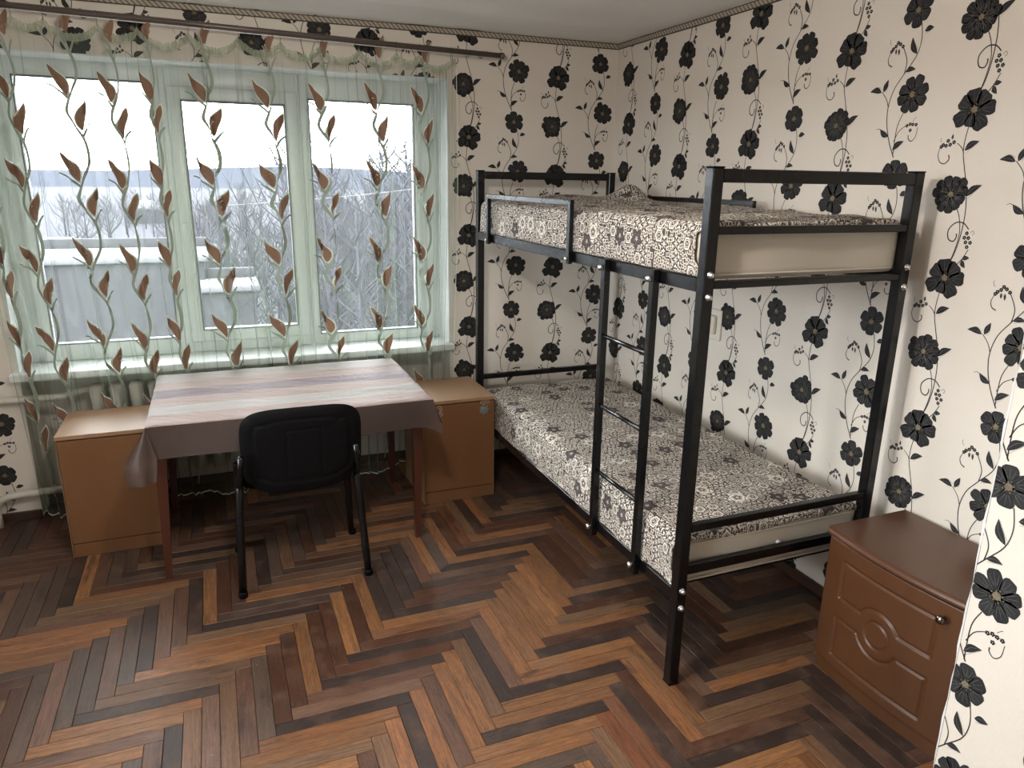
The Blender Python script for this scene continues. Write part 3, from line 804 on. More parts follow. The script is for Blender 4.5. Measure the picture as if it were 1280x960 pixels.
# ruffled heading
hd = MB(); NH = 700
def head_fn(i, j):
    x = -3.15 + 2.144 * i / NH; zt = ztop(x) + .004
    p = cpos(x, zt - .0)
    r = .004 * math.sin(x * 430 + 3 * math.sin(x * 41)) * (1 - abs(j - 2) / 3)
    return (p[0] + .0, p[1] - .003 + r - (.004 if j == 2 else 0), zt + .010 - j * .008 + .0022 * math.sin(x * 390) * (j == 0) )
hd.grid(head_fn, NH, 4); hd.build('heading_ruffle', M['sheerband'], curtain, fixn=False)
hm = MB()
def hem_fn(i, j):
    x = -3.15 + 2.144 * i / NXc; zb = .055 + .018 * math.sin(x * 9) + .012 * math.sin(x * 23)
    return cpos(x, zb + .007 * j, .001)
hm.grid(hem_fn, NXc, 1); hm.build('hem', M['halo'], curtain, fixn=False)
for x in HOOKS:
    s_ = MB(); z = zrod(x); p = cpos(x, ztop(x))
    s_.tube([(x, -.125 + .0145 * math.cos(t), z + .0145 * math.sin(t)) for t in [PI * 2 * i / 14 for i in range(15)]], .0013, 5, cap=False)
    s_.tube([(x, -.125, z - .0145), (x + .002, p[1] - .002, ztop(x) + .012), (x, p[1] - .004, ztop(x) - .002)], .0013, 5)
    ob = s_.build('curtain_hook', M['rod'], curtain)
# selvage along the right side of the cloth
sv_ = MB()
sv_.grid(lambda i, j: (lambda p: (p[0] + .003 * j, p[1] - .002, p[2]))(cpos(-1.006, .07 + (2.19 - .07) * i / 60)), 60, 1); sv_.build('selvage', M['halo'], curtain, fixn=False)

# ------------------------------------------------------------------ bunk bed
BX0, BX1, BY0, BY1, BH, PT = -.9205, -.104, -2.187, -.187, 1.696, .038
bed = empty('bunk_bed', ((BX0 + BX1) / 2, (BY0 + BY1) / 2, 0)); tag(bed, 'black square-tube steel bunk bed with ladder and guard rails in the corner', 'bed')
BL = Vector(((BX0 + BX1) / 2, (BY0 + BY1) / 2, 0))
class BB(MB):
    def done(s, name, mat=M['black'], label=None, parent=bed, off=None):
        o = off or BL
        s.v = [(a - o.x, b - o.y, c - o.z) for a, b, c in s.v]
        ob = s.build(name, mat, parent)
        if label: ob['label'] = label
        return ob
posts = {}
for ix, x in enumerate((BX0, BX1 - PT)):
    for iy, y in enumerate((BY0, BY1 - PT)):
        s_ = BB(); s_.box(x, x + PT, y, y + PT, .003, BH - .003, .003); posts[(ix, iy)] = s_.done('post')
        c = BB(); c.box(x - .001, x + PT + .001, y - .001, y + PT + .001, BH - .004, BH, .0015)
        ob = c.done('end_cap', M['plastic'], parent=posts[(ix, iy)]); 
        c = BB(); c.box(x - .001, x + PT + .001, y - .001, y + PT + .001, 0, .006, .0015); c.done('foot', M['plastic'], parent=posts[(ix, iy)])
for y in (BY0, BY1 - PT):
    s_ = BB(); s_.box(BX0 + PT, BX1 - PT, y + .001, y + PT - .001, BH - .044, BH - .006, .003); s_.done('top_bar')
    for z0, z1, nm in ((1.508, 1.531, 'end_bar'), (1.352, 1.372, 'end_bar'), (.566, .594, 'end_bar'), (.415, .45, 'end_bar')):
        s_ = BB(); s_.box(BX0 + PT, BX1 - PT, y + .004, y + .026, z0, z1, .002); s_.done(nm)
for x, xo in ((BX0 + .001, 0), (BX1 - .021, 0)):
    for z0, z1 in ((1.341, 1.382), (.318, .360)):
        s_ = BB(); s_.box(x, x + .02, BY0 + PT, BY1 - PT, z0, z1, .002); s_.done('side_rail')
for z in (1.345, .325):
    for i in range(13):
        y = BY0 + .10 + i * (BY1 - BY0 - .2) / 12
        s_ = BB(); s_.box(BX0 + .021, BX1 - .021, y - .015, y + .015, z, z + .016, .002); s_.done('slat')
LX0, LX1 = BX0 - .026, BX0 - .0005
for y in (-1.648, -1.962):
    s_ = BB(); s_.box(LX0, LX1, y, y + .026, .305, 1.385, .002); s_.done('ladder_stile')
for z in (1.108, .842, .580):
    s_ = BB(); s_.tube([(LX0 + .012, -1.940, z), (LX0 + .012, -1.62, z)], .008, 12); s_.done('ladder_rung')
for y in (-1.635, -1.949):
    for z in (.343, 1.355):
        s_ = BB(); s_.lathe([(.0001, -.018), (.009, -.017), (.0105, -.010), (.010, 0)], (LX0, y, z), 'x', 12); s_.done('bolt', M['chrome'])
# guard rails
GX0 = BX0 - .021
for gx in (GX0, BX1 + .001):
    y0, y1 = (-1.345, -.405) if gx == GX0 else (-1.385, -.41)
    s_ = BB(); s_.box(gx, gx + .02, y0, y1, 1.558, 1.580, .002)
    for y in (y0, y1 - .022): s_.box(gx, gx + .02, y, y + .022, 1.335, 1.560, .002)
    g_ = s_.done('guard_rail')
    for y in (y0 + .011, y1 - .011):
        c = BB(); c.lathe([(.0001, -.010), (.007, -.009), (.008, 0)], (gx if gx == GX0 else gx, y, 1.355), 'x', 10)
        c.done('bolt', M['chrome'], parent=g_)
for x in (BX0 + .019, BX1 - .019):
    for z in (1.394, 1.329, .362, .299):
        s_ = BB(); s_.lathe([(.011, 0), (.011, -.003), (.0075, -.004), (.0075, -.012), (.004, -.014), (.0001, -.0145)], (x, BY0 + .0005, z), 'y', 12); s_.done('bolt', M['chrome'])

# mattresses and bedspreads
def mattress(name, z0, z1, y0, y1, label):
    mb_ = MB(); x0, x1 = -.895, -.13
    cx, cy, cz = (x0 + x1) / 2, (y0 + y1) / 2, z0
    bm = bmesh.new(); bmesh.ops.create_cube(bm, size=1)
    for q in bm.verts: q.co = Vector((q.co.x * (x1 - x0), q.co.y * (y1 - y0), (q.co.z + .5) * (z1 - z0)))
    bmesh.ops.bevel(bm, geom=[e for e in bm.edges], offset=.028, segments=5, affect='EDGES', profile=.6)
    bmesh.ops.subdivide_edges(bm, edges=[e for e in bm.edges if e.calc_length() > .2], cuts=24, use_grid_fill=True)
    rr = random.Random(len(label))
    for q in bm.verts:
        n = .0035 * math.sin(q.co.x * 17 + q.co.y * 5) + .003 * math.sin(q.co.y * 13 + q.co.z * 60)
        q.co.z += n if q.co.z > .04 else 0
        if abs(q.co.y) > (y1 - y0) / 2 - .01: q.co.y += .004 * math.sin(q.co.x * 14)
    me = bpy.data.meshes.new(name); bm.to_mesh(me); bm.free(); me.materials.append(M['matt'])
    for p in me.polygons: p.use_smooth = True
    ob = bpy.data.objects.new(name, me); COL.objects.link(ob); ob.location = (cx, cy, cz); tag(ob, label, 'mattress', 'bunk mattresses')
    # piping
    for zz_ in (z1 - z0 - .016, .014):
        p = MB(); a, b = (x1 - x0) / 2 + .0005, (y1 - y0) / 2 + .0015; c = .03
        path = []
        for (sx_, sy_) in ((1, 1), (-1, 1), (-1, -1), (1, -1)):
            for t in range(5):
                th = {(1, 1): 0, (-1, 1): PI / 2, (-1, -1): PI, (1, -1): 3 * PI / 2}[(sx_, sy_)] + t * PI / 8
                path.append((sx_ * (a - c) + c * math.cos(th), sy_ * (b - c) + c * math.sin(th), zz_))
        path.append(path[0]); p.tube(path, .004, 6, cap=False); p.build('piping', M['matt'], ob)
    return ob
mattress('mattress', 1.374, 1.532, -2.150, -.250, 'cream mattress on the upper bunk')
lowm = mattress('mattress', .362, .522, -2.152, -.245, 'cream mattress on the lower bunk with a bare cream end')

def spread(name, zt, zside, ynear, yfar, wrap_far, label, rumple=False, lip=0.0):
    mb_ = MB(); xw, xf = -.122, -.905
    # arc-length profile: wall side -> top -> front side
    prof = []
    R = .030
    for i in range(4): prof.append((xw, zt - .10 + .07 * i / 3))
    for i in range(1, 6): t = PI / 2 * i / 5; prof.append((xw - R + R * math.cos(t), zt - R + R * math.sin(t)))
    for i in range(1, 40): prof.append((xw - R + (xf + R - xw + R) * i / 40, zt))
    for i in range(0, 7): t = PI / 2 * i / 6; prof.append((xf + R - R * math.sin(t), zt - R + R * math.cos(t)))
    for i in range(1, 12): prof.append((xf, zt - R - (zt - R - zside) * i / 11))
    s_ = [0]
    for a, b in zip(prof, prof[1:]): s_.append(s_[-1] + math.hypot(b[0] - a[0], b[1] - a[1]))
    ys = []
    if lip > 0:
        for i in range(6): ys.append((ynear - .004 - .002 * i * 0, zt - lip + lip * i / 6, -lip + lip * i / 6))
    n = 120
    for i in range(n + 1): ys.append((ynear + (yfar - ynear) * i / n, 9, (yfar - ynear) * i / n))
    if wrap_far:
        L = yfar - ynear
        for i in range(1, 6): t = PI / 2 * i / 5; ys.append((yfar + .02 * math.sin(t), zt - .02 + .02 * math.cos(t), L + .03 * i / 5))
        for i in range(1, 9): ys.append((yfar + .022, zt - .02 - .12 * i / 8, L + .03 + .12 * i / 8))
    rr = random.Random(3 + len(label))
    ph = [rr.uniform(0, 6) for _ in range(8)]
    def fn(i, j):
        y, cap, _ = ys[i]; x, z = prof[j]
        side = 1 if x <= xf + .001 else 0
        z = min(z, cap)
        if not side:
            k = min(1, (xw - x) / .05) * min(1, (x - xf) / .06)
            z += (.004 * math.sin(9 * y + 4 * x + ph[0]) + .0035 * math.sin(21 * y - 13 * x + ph[1]) + .002 * math.sin(43 * y + 29 * x + ph[2]) + .004) * max(0, k)
            if rumple:
                z += .055 * math.exp(-((y + .55) / .10) ** 2 - ((x + .20) / .08) ** 2) * (1 + .35 * math.sin(60 * y + 40 * x)) + .03 * math.exp(-((y + .40) / .22) ** 2 - ((x + .45) / .28) ** 2)
                z += .012 * math.exp(-((x + .2) / .12) ** 2) * (.5 + .5 * math.sin(7 * y))
        else:
            d = (zt - z) / (zt - zside)
            x -= d * (.004 + .004 * math.sin(16 * y + ph[3]) + .0025 * math.sin(37 * y + ph[4]))
        if i == (6 if lip > 0 else 0) or (i < 7 and side):
            y -= 0
        # uneven hem near the ladder end
        if y < ynear + .12 and side:
            wgt = 1 - (y - ynear) / .12
            y += wgt * (.030 * max(0, math.sin(3.2 * (zt - z) / (zt - zside) + .2)) + .004 * math.sin(80 * z))
        elif y < ynear + .12 and lip == 0:
            y += (1 - (y - ynear) / .12) * (.008 * math.sin(14 * x) + .005 * math.sin(31 * x))
        if i < 6 and lip > 0: z += .006 * math.sin(13 * x + 1) * (1 - i / 6)
        return (x, y, z)
    mb_.grid(fn, len(ys) - 1, len(prof) - 1, uvfn=lambda i, j: (s_[j], ys[i][2]))
    ob = mb_.build(name, M['spread'], fixn=False)
    md = ob.modifiers.new('thickness', 'SOLIDIFY'); md.thickness = .003; md.offset = 1
    return tag(ob, label, 'bedspread', 'flower print bedspreads')
spread('bedspread', 1.538, 1.384, -2.135, -.262, True, 'black and cream flower print bedspread on the upper bunk, rumpled by the wall', True, .022)
spread('bedspread', .532, .352, -2.150, -.325, False, 'black and cream flower print bedspread on the lower bunk', False, .018)
tg = MB(); tg.lathe([(.0001, 0), (.008, 0), (.008, .012), (.003, .016)], (-.487 + .512, -2.158 + 1.1985, .085), 'y', 8); tg.box(.03, .05, -.962, -.959, .075, .081)
tg.build('tie_string', M['white'], lowm)

# ------------------------------------------------------------------ outlet on the right wall
so = empty('wall_socket', (0, -1.075, .99)); tag(so, 'ivory wall socket half hidden behind the nearest bunk post', 'socket')
MB().box(-.012, -.0008, -.06, .06, -.075, .075, .004).build('face_plate', M['paper'], so)
s2 = MB().box(-.034, -.012, -.034, .040, -.045, .047, .006).build('socket_body', M['bone'], so)
s3 = MB(); s3.tube([(-.0345, -.01, .006), (-.036, -.01, .006)], .003, 8); s3.tube([(-.0345, .012, .006), (-.036, .012, .006)], .003, 8); s3.build('hole', M['plastic'], s2)

# ------------------------------------------------------------------ table
tab = empty('dining_table', (-1.955, -.55, 0)); tag(tab, 'table on slim tapered red-brown wooden legs in front of the window', 'table')
TL = Vector((-1.955, -.55, 0))
class TB(BB):
    def done(s, name, mat, parent=None, label=None): return BB.done(s, name, mat, label, parent or tab, TL)
s_ = TB(); s_.box(-2.522, -1.394, -.946, -.152, .690, .710, .004); s_.done('tabletop', M['mahog'])
for a in ((-2.49, -1.43, -.865, -.85, .61, .69), (-2.49, -1.43, -.215, -.20, .61, .69), (-2.50, -2.485, -.86, -.2, .61, .69), (-1.445, -1.43, -.86, -.2, .61, .69)):
    s_ = TB(); s_.box(*a, .002); s_.done('apron', M['mahog'])
for fx, fy, tx, ty in ((-2.523, -.840, -2.495, -.835), (-1.441, -.845, -1.430, -.838), (-2.523, -.170, -2.495, -.19), (-1.404, -.170, -1.425, -.19)):
    s_ = TB(); s_.bar((fx, fy, .0), (tx, ty, .690), (.0125, .0125), (.026, .026)); s_.done('leg', M['mahog'])

def mat_cloth():
    m = NT('striped_tablecloth'); tcn = m.n('TexCoord'); s_ = m.n('SeparateXYZ', {0: tcn.outputs['UV']})
    y = m.math('ADD', s_.outputs[1], m.math('MULTIPLY', m.noise(m.coord('UV'), 6, 2), .006))
    t = m.math('DIVIDE', m.math('SUBTRACT', y, -.955), .815)
    cream, pink, pur = (.25, .222, .198), (.225, .150, .125), (.105, .064, .072)
    c = m.ramp(t, [(0, pink), (.165, cream), (.32, pink), (.475, pur), (.635, pink), (.80, cream)], 'CONSTANT')
    wv = m.noise(m.coord('UV', (220, 14, 1)), 1, 2)
    c = m.mix(m.math('MULTIPLY', wv, .22), c, (.15, .12, .112))
    h = m.noise(m.coord('UV', (2.2, 7, 1)), 1.6, 3, .5, dist=1.2)
    cre = m.math('ABSOLUTE', m.math('SUBTRACT', h, .5))
    h2 = m.math('ADD', m.math('MULTIPLY', m.math('MINIMUM', cre, .06), 8.), h)
    return m.pbr(c, .62, m.bump(h2, .6, .005), .18)
def mat_skirt():
    m = NT('vinyl_skirt'); v = m.coord()
    n = m.noise(v, 12, 3)
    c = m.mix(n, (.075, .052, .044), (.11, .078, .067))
    p = m.n('BsdfPrincipled', {'Base Color': c, 'Roughness': .35, 'Specular IOR Level': .5, 'Normal': m.bump(m.noise(m.coord(scale=(1, 1, .3)), 25, 3), .4, .003)})
    tr = m.n('BsdfTransparent', {'Color': (.85, .8, .78)}); tl = m.n('BsdfTranslucent', {'Color': c})
    a = m.n('MixShader', {0: .3, 1: p.outputs[0], 2: tl.outputs[0]})
    return m.surf(m.n('MixShader', {0: .22, 1: a.outputs[0], 2: tr.outputs[0]}).outputs[0])
M['cloth'] = mat_cloth(); M['skirt'] = mat_skirt()
cl = MB()
CX0, CX1, CY0, CY1, CZ = -2.532, -1.386, -.957, -.140, .7135
def cz(x, y): return CZ + .0016 * (1 + math.sin(4.5 * x + 9 * y) * math.sin(17 * y + 2 * x)) + .0018 * max(0, math.sin(31 * y + 5 * math.sin(3 * x))) ** 6
def cl_fn(i, j):
    x = CX0 + (CX1 - CX0) * i / 90; y = CY0 + (CY1 - CY0) * j / 70
    e = 1 if i in (0, 90) or j in (0, 70) else 0
    return (x, y, cz(x, y) - (.003 if e else 0))
cl.grid(cl_fn, 90, 70, uvfn=lambda i, j: (CX0 + (CX1 - CX0) * i / 90, CY0 + (CY1 - CY0) * j / 70))
cloth = tag(cl.build('tablecloth', M['cloth'], fixn=False), 'glossy tablecloth striped cream, pink and mauve covering the table', 'tablecloth')
sk = MB()
def front_fn(i, j):
    t = i / 80; d = j / 8
    # cloth corners swing outwards at both ends
    xl, xr = -2.532 - .0 * d, -1.386 + .045 * d
    x = xl + (xr - xl) * t
    drop = .128 + .006 * math.sin(9 * x) + (.035 * max(0, (t - .93) / .07)) * 1.0
    y = CY0 - .004 - d * (.014 + .010 * math.sin(11 * x + 1) + .012 * math.sin(5 * x))
    return (x, y, CZ - .001 - drop * d)
sk.grid(front_fn, 80, 8)
def back_fn(i, j):
    t = i / 40; d = j / 4; x = CX0 + (CX1 - CX0) * t
    return (x, CY1 + .003 + .008 * d, CZ - .001 - .12 * d)
sk.grid(back_fn, 40, 4)
for sx_, X in ((-1, CX0), (1, CX1)):
    sk.grid(lambda i, j, sx_=sx_, X=X: (X + sx_ * (j / 6) * (.012 + .01 * math.sin(i * .6) + (.035 * max(0, 1 - i / 8))), CY0 + (CY1 - CY0) * i / 40, CZ - .001 - .128 * j / 6), 40, 6)
skirt = sk.build('skirt', M['skirt'], cloth, fixn=False); skirt['label'] = 'dull taupe see-through hanging edge'
ear = MB()
def ear_fn(i, j):
    a = Vector((-2.530, -.962, .712)); t = i / 10; s = j / 12
    tipA = Vector((-2.622, -.985, .570)); inA = Vector((-2.500, -.975, .583))
    tipB = Vector((-2.612, -.987, .484)); inB = Vector((-2.512, -.985, .497))
    if t <= .62:
        q = t / .62; L = a.lerp(tipA, q); R = a.lerp(inA, q)
    else:
        q = (t - .62) / .38; L = tipA.lerp(tipB, q) + Vector((.004 * math.sin(q * 9), 0, 0)); R = inA.lerp(inB, q)
    p = L.lerp(R, s); p.y += .010 * math.sin(s * 9) * t - (.006 if t > .62 else 0); return tuple(p)
ear.grid(ear_fn, 10, 12); e_ = ear.build('hanging_corner', M['skirt'], cloth, fixn=False)

# ------------------------------------------------------------------ desk-side cabinets
def cabinet(name, x0, x1, y0, y1, h, label, rz=0.0, stickers=False):
    cx, cy = (x0 + x1) / 2, (y0 + y1) / 2
    r = empty(name, (cx, cy, 0), rz); tag(r, label, 'cabinet')
    a, b = (x1 - x0) / 2, (y1 - y0) / 2
    MB().box(-a + .004, a - .004, -b + .02, b - .004, .0, h - .018, .001).build('body', M['beechshade'], r)
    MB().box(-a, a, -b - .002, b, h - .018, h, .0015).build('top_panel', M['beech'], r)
    pl = MB().box(-a + .005, a - .005, -b + .008, -b + .022, .0, .062, .001).build('plinth', M['beechshade'], r)
    MB().box(-a + .006, a - .006, -b + .002, -b + .0195, .068, h - .024, .0015).build('door', M['beechshade'], r)
    MB().box(-a + .001, -a + .0035, -b + .004, b - .004, .0, h - .019).build('side_edge', M['beechedge'], r)
    MB().box(a - .0035, a - .001, -b + .004, b - .004, .0, h - .019).build('side_edge', M['beechedge'], r)
    return r, a, b
cabL, a_, b_ = cabinet('cabinet', -2.925, -2.548, -.520, -.150, .572, 'beech laminate bedside cabinet left of the table')
cabR, a_, b_ = cabinet('cabinet', -1.318, -.932, -.528, -.110, .562, 'beech laminate bedside cabinet with stickers, between table and bunk bed')
M['red'] = plain('faded_red_ink', (.22, .075, .05), .5); M['tin'] = plain('silver_sticker', (.17, .20, .19), .35, .5, .3, 120); M['lab'] = plain('sticker_paper', (.36, .29, .24), .5); M['leafy'] = plain('green_ink', (.22, .26, .08), .5)
st = MB(); st.box(.115, .163, -b_ - .0002, -b_ + .002, .526, .541); s1 = st.build('sticker', M['lab'], cabR); s1['label'] = 'small red framed label'
st = MB(); st.box(.118, .160, -b_ - .0008, -b_ + .001, .529, .538); st.build('ink_band', M['red'], s1)
st = MB(); st.lathe([(.0001, -.0014), (.020, -.0012), (.0215, 0)], (.136, -b_ + .0018, .492), 'y', 18)
for k in range(7): st.lathe([(.0001, -.0008), (.0075, -.0006), (.008, 0)], (.136 + .021 * math.cos(k * .9), -b_ + .0018, .492 + .021 * math.sin(k * .9)), 'y', 10)
s2 = st.build('sticker', M['tin'], cabR); s2['label'] = 'round silver flower sticker'
st = MB(); st.lathe([(.0001, -.0006), (.009, 0)], (.136, -b_ - .0002, .517), 'y', 5); st.build('leaf_mark', M['leafy'], s2)
st = MB()
def ribbon(pts, wd):
    P = smooth(pts, 6)
    for i in range(len(P) - 1):
        (x, z), (X, Z) = P[i], P[i + 1]; l = math.hypot(X - x, Z - z) or 1; nx, nz = -(Z - z) / l * wd / 2, (X - x) / l * wd / 2
        st.add([(x + nx, -b_ + .0008, z + nz), (x - nx, -b_ + .0008, z - nz), (X - nx, -b_ + .0008, Z - nz), (X + nx, -b_ + .0008, Z + nz)], [(0, 1, 2, 3)])
ox, oz = -.108, .506
ribbon([(ox - .016, oz + .018), (ox - .004, oz + .030), (ox + .010, oz + .024), (ox + .012, oz + .008), (ox + .002, oz - .004), (ox - .008, oz - .014), (ox + .004, oz - .024), (ox + .016, oz - .018), (ox + .012, oz - .008), (ox + .0, oz - .010)], .005)
ribbon([(ox - .006, oz + .018), (ox + .003, oz + .016), (ox + .004, oz + .006)], .004); ribbon([(ox, oz - .024), (ox + .002, oz - .045), (ox + .004, oz - .070)], .004)
s3 = st.build('sticker', M['lab'], cabR, fixn=False); s3['label'] = 'pale curled number-like sticker'

# ------------------------------------------------------------------ chair
ch = empty('office_chair', (-1.975, -.93, 0)); tag(ch, 'black stacking visitor chair with its back to the camera, at the table', 'chair')
CL = Vector((-1.975, -.93, 0))
class CB(BB):
    def done(s, name, mat, parent=None, label=None): return BB.done(s, name, mat, label, parent or ch, CL)
for sgn, rx in ((-1, -2.238), (1, -1.728)):
    s_ = CB(); tx = rx - sgn * .022
    s_.tube([(rx, -1.105, .004), (rx - sgn * .006, -1.085, .15), (rx - sgn * .016, -1.055, .36), (tx, -1.045, .43), (tx, -1.035, .462), (tx, -1.00, .478), (tx, -.90, .480)], .0155, 10); s_.done('leg', M['black'])
    s_ = CB(); s_.tube([(rx - sgn * .004, -.705, .004), (rx - sgn * .012, -.735, .2), (tx, -.765, .40), (tx, -.785, .452), (tx, -.84, .468)], .0155, 10); s_.done('leg', M['black'])
    s_ = CB(); s_.tube([(tx, -1.00, .470), (tx + sgn * .0, -1.075, .472), (tx, -1.115, .50), (tx - sgn * .01, -1.135, .56), (tx - sgn * .015, -1.150, .62)], .0125, 10); s_.done('back_upright', M['black'])
    for fy in (-1.105, -.705):
        s_ = CB(); s_.lathe([(.0001, 0), (.0185, 0), (.0185, .022), (.016, .025)], (rx, fy, 0), 'z', 12); s_.done('foot_cap', M['plastic'])
s_ = CB(); s_.tube([(-2.215, -.90, .448), (-1.75, -.90, .448)], .010, 8); s_.done('cross_bar', M['black'])
# seat: cushion on a curved shell
def seat_fn(top):
    def fn(i, j):
        u = -1 + 2 * i / 24; w = -1 + 2 * j / 24
        # superellipse plan
        r = (abs(u) ** 5 + abs(w) ** 5) ** .2; r = max(r, 1e-6); mx = max(abs(u), abs(w))
        x = u * mx / r * .232; y = w * mx / r * .212
        e = mx
        z = .458 + (.030 * (1 - e ** 6) + .008 if top else -.026 * (1 - e ** 4)) - .010 * (w < -.0) * abs(w) ** 3 - .012 * max(0, w) ** 4
        return (-1.983 + x, -.865 + y, z)
    return fn
s_ = CB(); s_.grid(seat_fn(True), 24, 24); s_.done('seat', M['seatfab'])
s_ = CB(); s_.grid(seat_fn(False), 24, 24); s_.grid(seat_fn(True), 24, 24)
s_.v = [(a, b, min(c, .462)) for a, b, c in s_.v]; s_.done('seat_shell', M['plastic'])
# backrest: curved shell seen from behind, pad on the front
def back_pt(u, w, off):
    e = 5.; r = (abs(u) ** e + abs(w) ** e) ** (1 / e); mx = max(abs(u), abs(w)); k = mx / max(r, 1e-6)
    x = u * k * .232; s = w * k * .170
    y = -1.128 - .20 * (s + .0) + .018 * (1 - u * u) * -1 + .006 + off
    z = .625 + s - .030 * (1 - abs(u) ** 2.5) * (w < 0) * abs(w) ** 2 + (.006 * (1 - u * u)) * (w > 0) * w
    return (-1.968 + x, y, z)
def ringed(u, w):
    d = abs(max(abs(u) / .80, abs(w + .02) / .74) - 1); g = .004 * math.exp(-(d / .035) ** 2)
    d2 = abs(max(abs(u - .03) / .30, abs(w + .12) / .58) - 1); return g + .003 * math.exp(-(d2 / .03) ** 2)
def shell_fn(i, j):
    u = -1 + 2 * i / 60; w = -1 + 2 * j / 60; m_ = max(abs(u), abs(w))
    return back_pt(u, w, -.014 * (1 - m_ ** 8) + ringed(u, w) + .010)
def pad_fn(i, j):
    u = -1 + 2 * i / 24; w = -1 + 2 * j / 24; m_ = max(abs(u), abs(w))
    return back_pt(u * .99, w * .99, .012 + .026 * (1 - m_ ** 5))
s_ = CB(); s_.grid(shell_fn, 60, 60); s_.grid(lambda i, j: back_pt(-1 + i / 12, -1 + j / 12, .012), 24, 24); s_.done('back_shell', M['plastic'])
s_ = CB(); s_.grid(pad_fn, 24, 24); s_.done('back_pad', M['seatfab'])

# ------------------------------------------------------------------ nightstand
ns = empty('nightstand', (-.185, -2.51, 0)); tag(ns, 'walnut brown nightstand with routed bow-front door and round knob', 'nightstand')
NL = Vector((-.185, -2.51, 0))
class NB(BB):
    def done(s, name, mat, parent=None, label=None): return BB.done(s, name, mat, label, parent or ns, NL)
NY0, NY1, NYC = -2.765, -2.258, -2.5115
def bow(y): return .024 * (1 - ((y - NYC) / .2535) ** 2)
s_ = NB(); s_.box(-.338, -.022, NY0 + .008, NY1 - .008, .0, .514, .001); s_.done('body', M['nstand'])
s_ = NB()
NT_ = 30
prof = [(.0, .516), (-.006, .518), (-.009, .524), (-.008, .531), (-.003, .536), (.004, .540)]
def top_fn(i, j):
    y = NY0 + (NY1 - NY0) * i / NT_
    o, z = prof[j]; return (-.372 - bow(y) + o, y, z)
s_.grid(top_fn, NT_, 5)
s_.grid(lambda i, j: ((-.368 - bow(NY0 + (NY1 - NY0) * i / NT_)) * (1 - j) + -.021 * j, NY0 + (NY1 - NY0) * i / NT_, .540), NT_, 1, sm=False)
s_.grid(lambda i, j: ((-.372 - bow(NY0 + (NY1 - NY0) * i / NT_)) * (1 - j) + -.021 * j, NY0 + (NY1 - NY0) * i / NT_, .516), NT_, 1, sm=False)
for yy in (NY0, NY1): s_.add([(-.3755, yy, .524), (-.021, yy, .516), (-.021, yy, .540), (-.368, yy, .540), (-.372, yy, .516)], [(0, 3, 2, 1, 4)])
s_.done('top_panel', M['nstandtop'])
s_ = NB(); s_.grid(lambda i, j: (-.352 - bow(NY0 + .01 + (NY1 - NY0 - .02) * i / 20), NY0 + .01 + (NY1 - NY0 - .02) * i / 20, .0 + .052 * j), 20, 1)
s_.box(-.350, -.33, NY0 + .010, NY1 - .010, 0, .052); s_.done('plinth', M['nstand'])
def sd_rect(y, z, y0, y1, z0, z1):
    dy = abs(y - (y0 + y1) / 2) - (y1 - y0) / 2; dz = abs(z - (z0 + z1) / 2) - (z1 - z0) / 2
    return math.hypot(max(dy, 0), max(dz, 0)) + min(max(dy, dz), 0)
def routed(y, z):
    rc = math.hypot(y + 2.511, z - .276)
    up = max(sd_rect(y, z, -2.684, -2.346, .318, .447), .083 - rc)
    lo = max(sd_rect(y, z, -2.684, -2.346, .100, .240), .083 - rc)
    g = 0
    for d, wd, dp in ((up, .0055, .0062), (lo, .0055, .0062), (rc - .044, .0045, .0045)):
        g = max(g, dp * math.exp(-(d / wd) ** 2))
    if up < -.006 or lo < -.006: g = max(g, .0012)
    return g
s_ = NB(); ND = 170
DY0, DY1, DZ0, DZ1 = NY0 + .006, NY1 - .006, .057, .508
def door_fn(i, j):
    y = DY0 + (DY1 - DY0) * i / ND; z = DZ0 + (DZ1 - DZ0) * j / ND
    e = .003 if i in (0, ND) or j in (0, ND) else 0
    return (-.366 - bow(y) + routed(y, z) + e, y, z)
s_.grid(door_fn, ND, ND)
for (i0, f_) in ((0, DY0), (ND, DY1)): s_.add([(-.363 - bow(f_), f_, DZ0), (-.363 - bow(f_), f_, DZ1), (-.340, f_, DZ1), (-.340, f_, DZ0)], [(0, 1, 2, 3)])
for zz_ in (DZ0, DZ1): s_.grid(lambda i, j, zz_=zz_: (-.363 - bow(DY0 + (DY1 - DY0) * i / 20) if j == 0 else -.340, DY0 + (DY1 - DY0) * i / 20, zz_), 20, 1)
door = s_.done('door', M['nstand'])
s_ = NB(); s_.lathe([(.0001, -.026), (.008, -.0255), (.0125, -.021), (.014, -.016), (.011, -.010), (.0055, -.006), (.006, 0)], (-.371 - .010, -2.708, .462), 'x', 20)
M['knob'] = plain('dark_chrome', (.22, .18, .15), .2, .6, .1, Metallic=1.0)
s_.done('knob', M['knob'], parent=door)

# ------------------------------------------------------------------ ceiling lamp lighting the room
lampx, lampy, lampz = -2.0, -2.52, 2.10
lr = empty('pendant_lamp', (lampx, lampy, HC)); tag(lr, 'small pendant lamp with a bare frosted bulb hanging from the ceiling', 'lamp')
MB().lathe([(.0001, -.02), (.03, -.02), (.045, -.001), (.045, 0)], (0, 0, 0), 'z', 16).build('ceiling_rose', M['white'], lr)
MB().tube([(0, 0, -.01), (0, 0, -.22)], .003, 8).build('cord', M['white'], lr)
MB().lathe([(.0001, 0), (.018, 0), (.018, .05), (.008, .06)], (0, 0, -.26), 'z', 14).build('bulb_holder', M['plastic'], lr)
ll = bpy.data.lights.new('lamp_light', 'POINT'); ll.energy = 42; ll.color = (1.0, .93, .85); ll.shadow_soft_size = .06
lo = bpy.data.objects.new('lamp_light', ll); COL.objects.link(lo); lo.location = (lampx, lampy, lampz - .01)

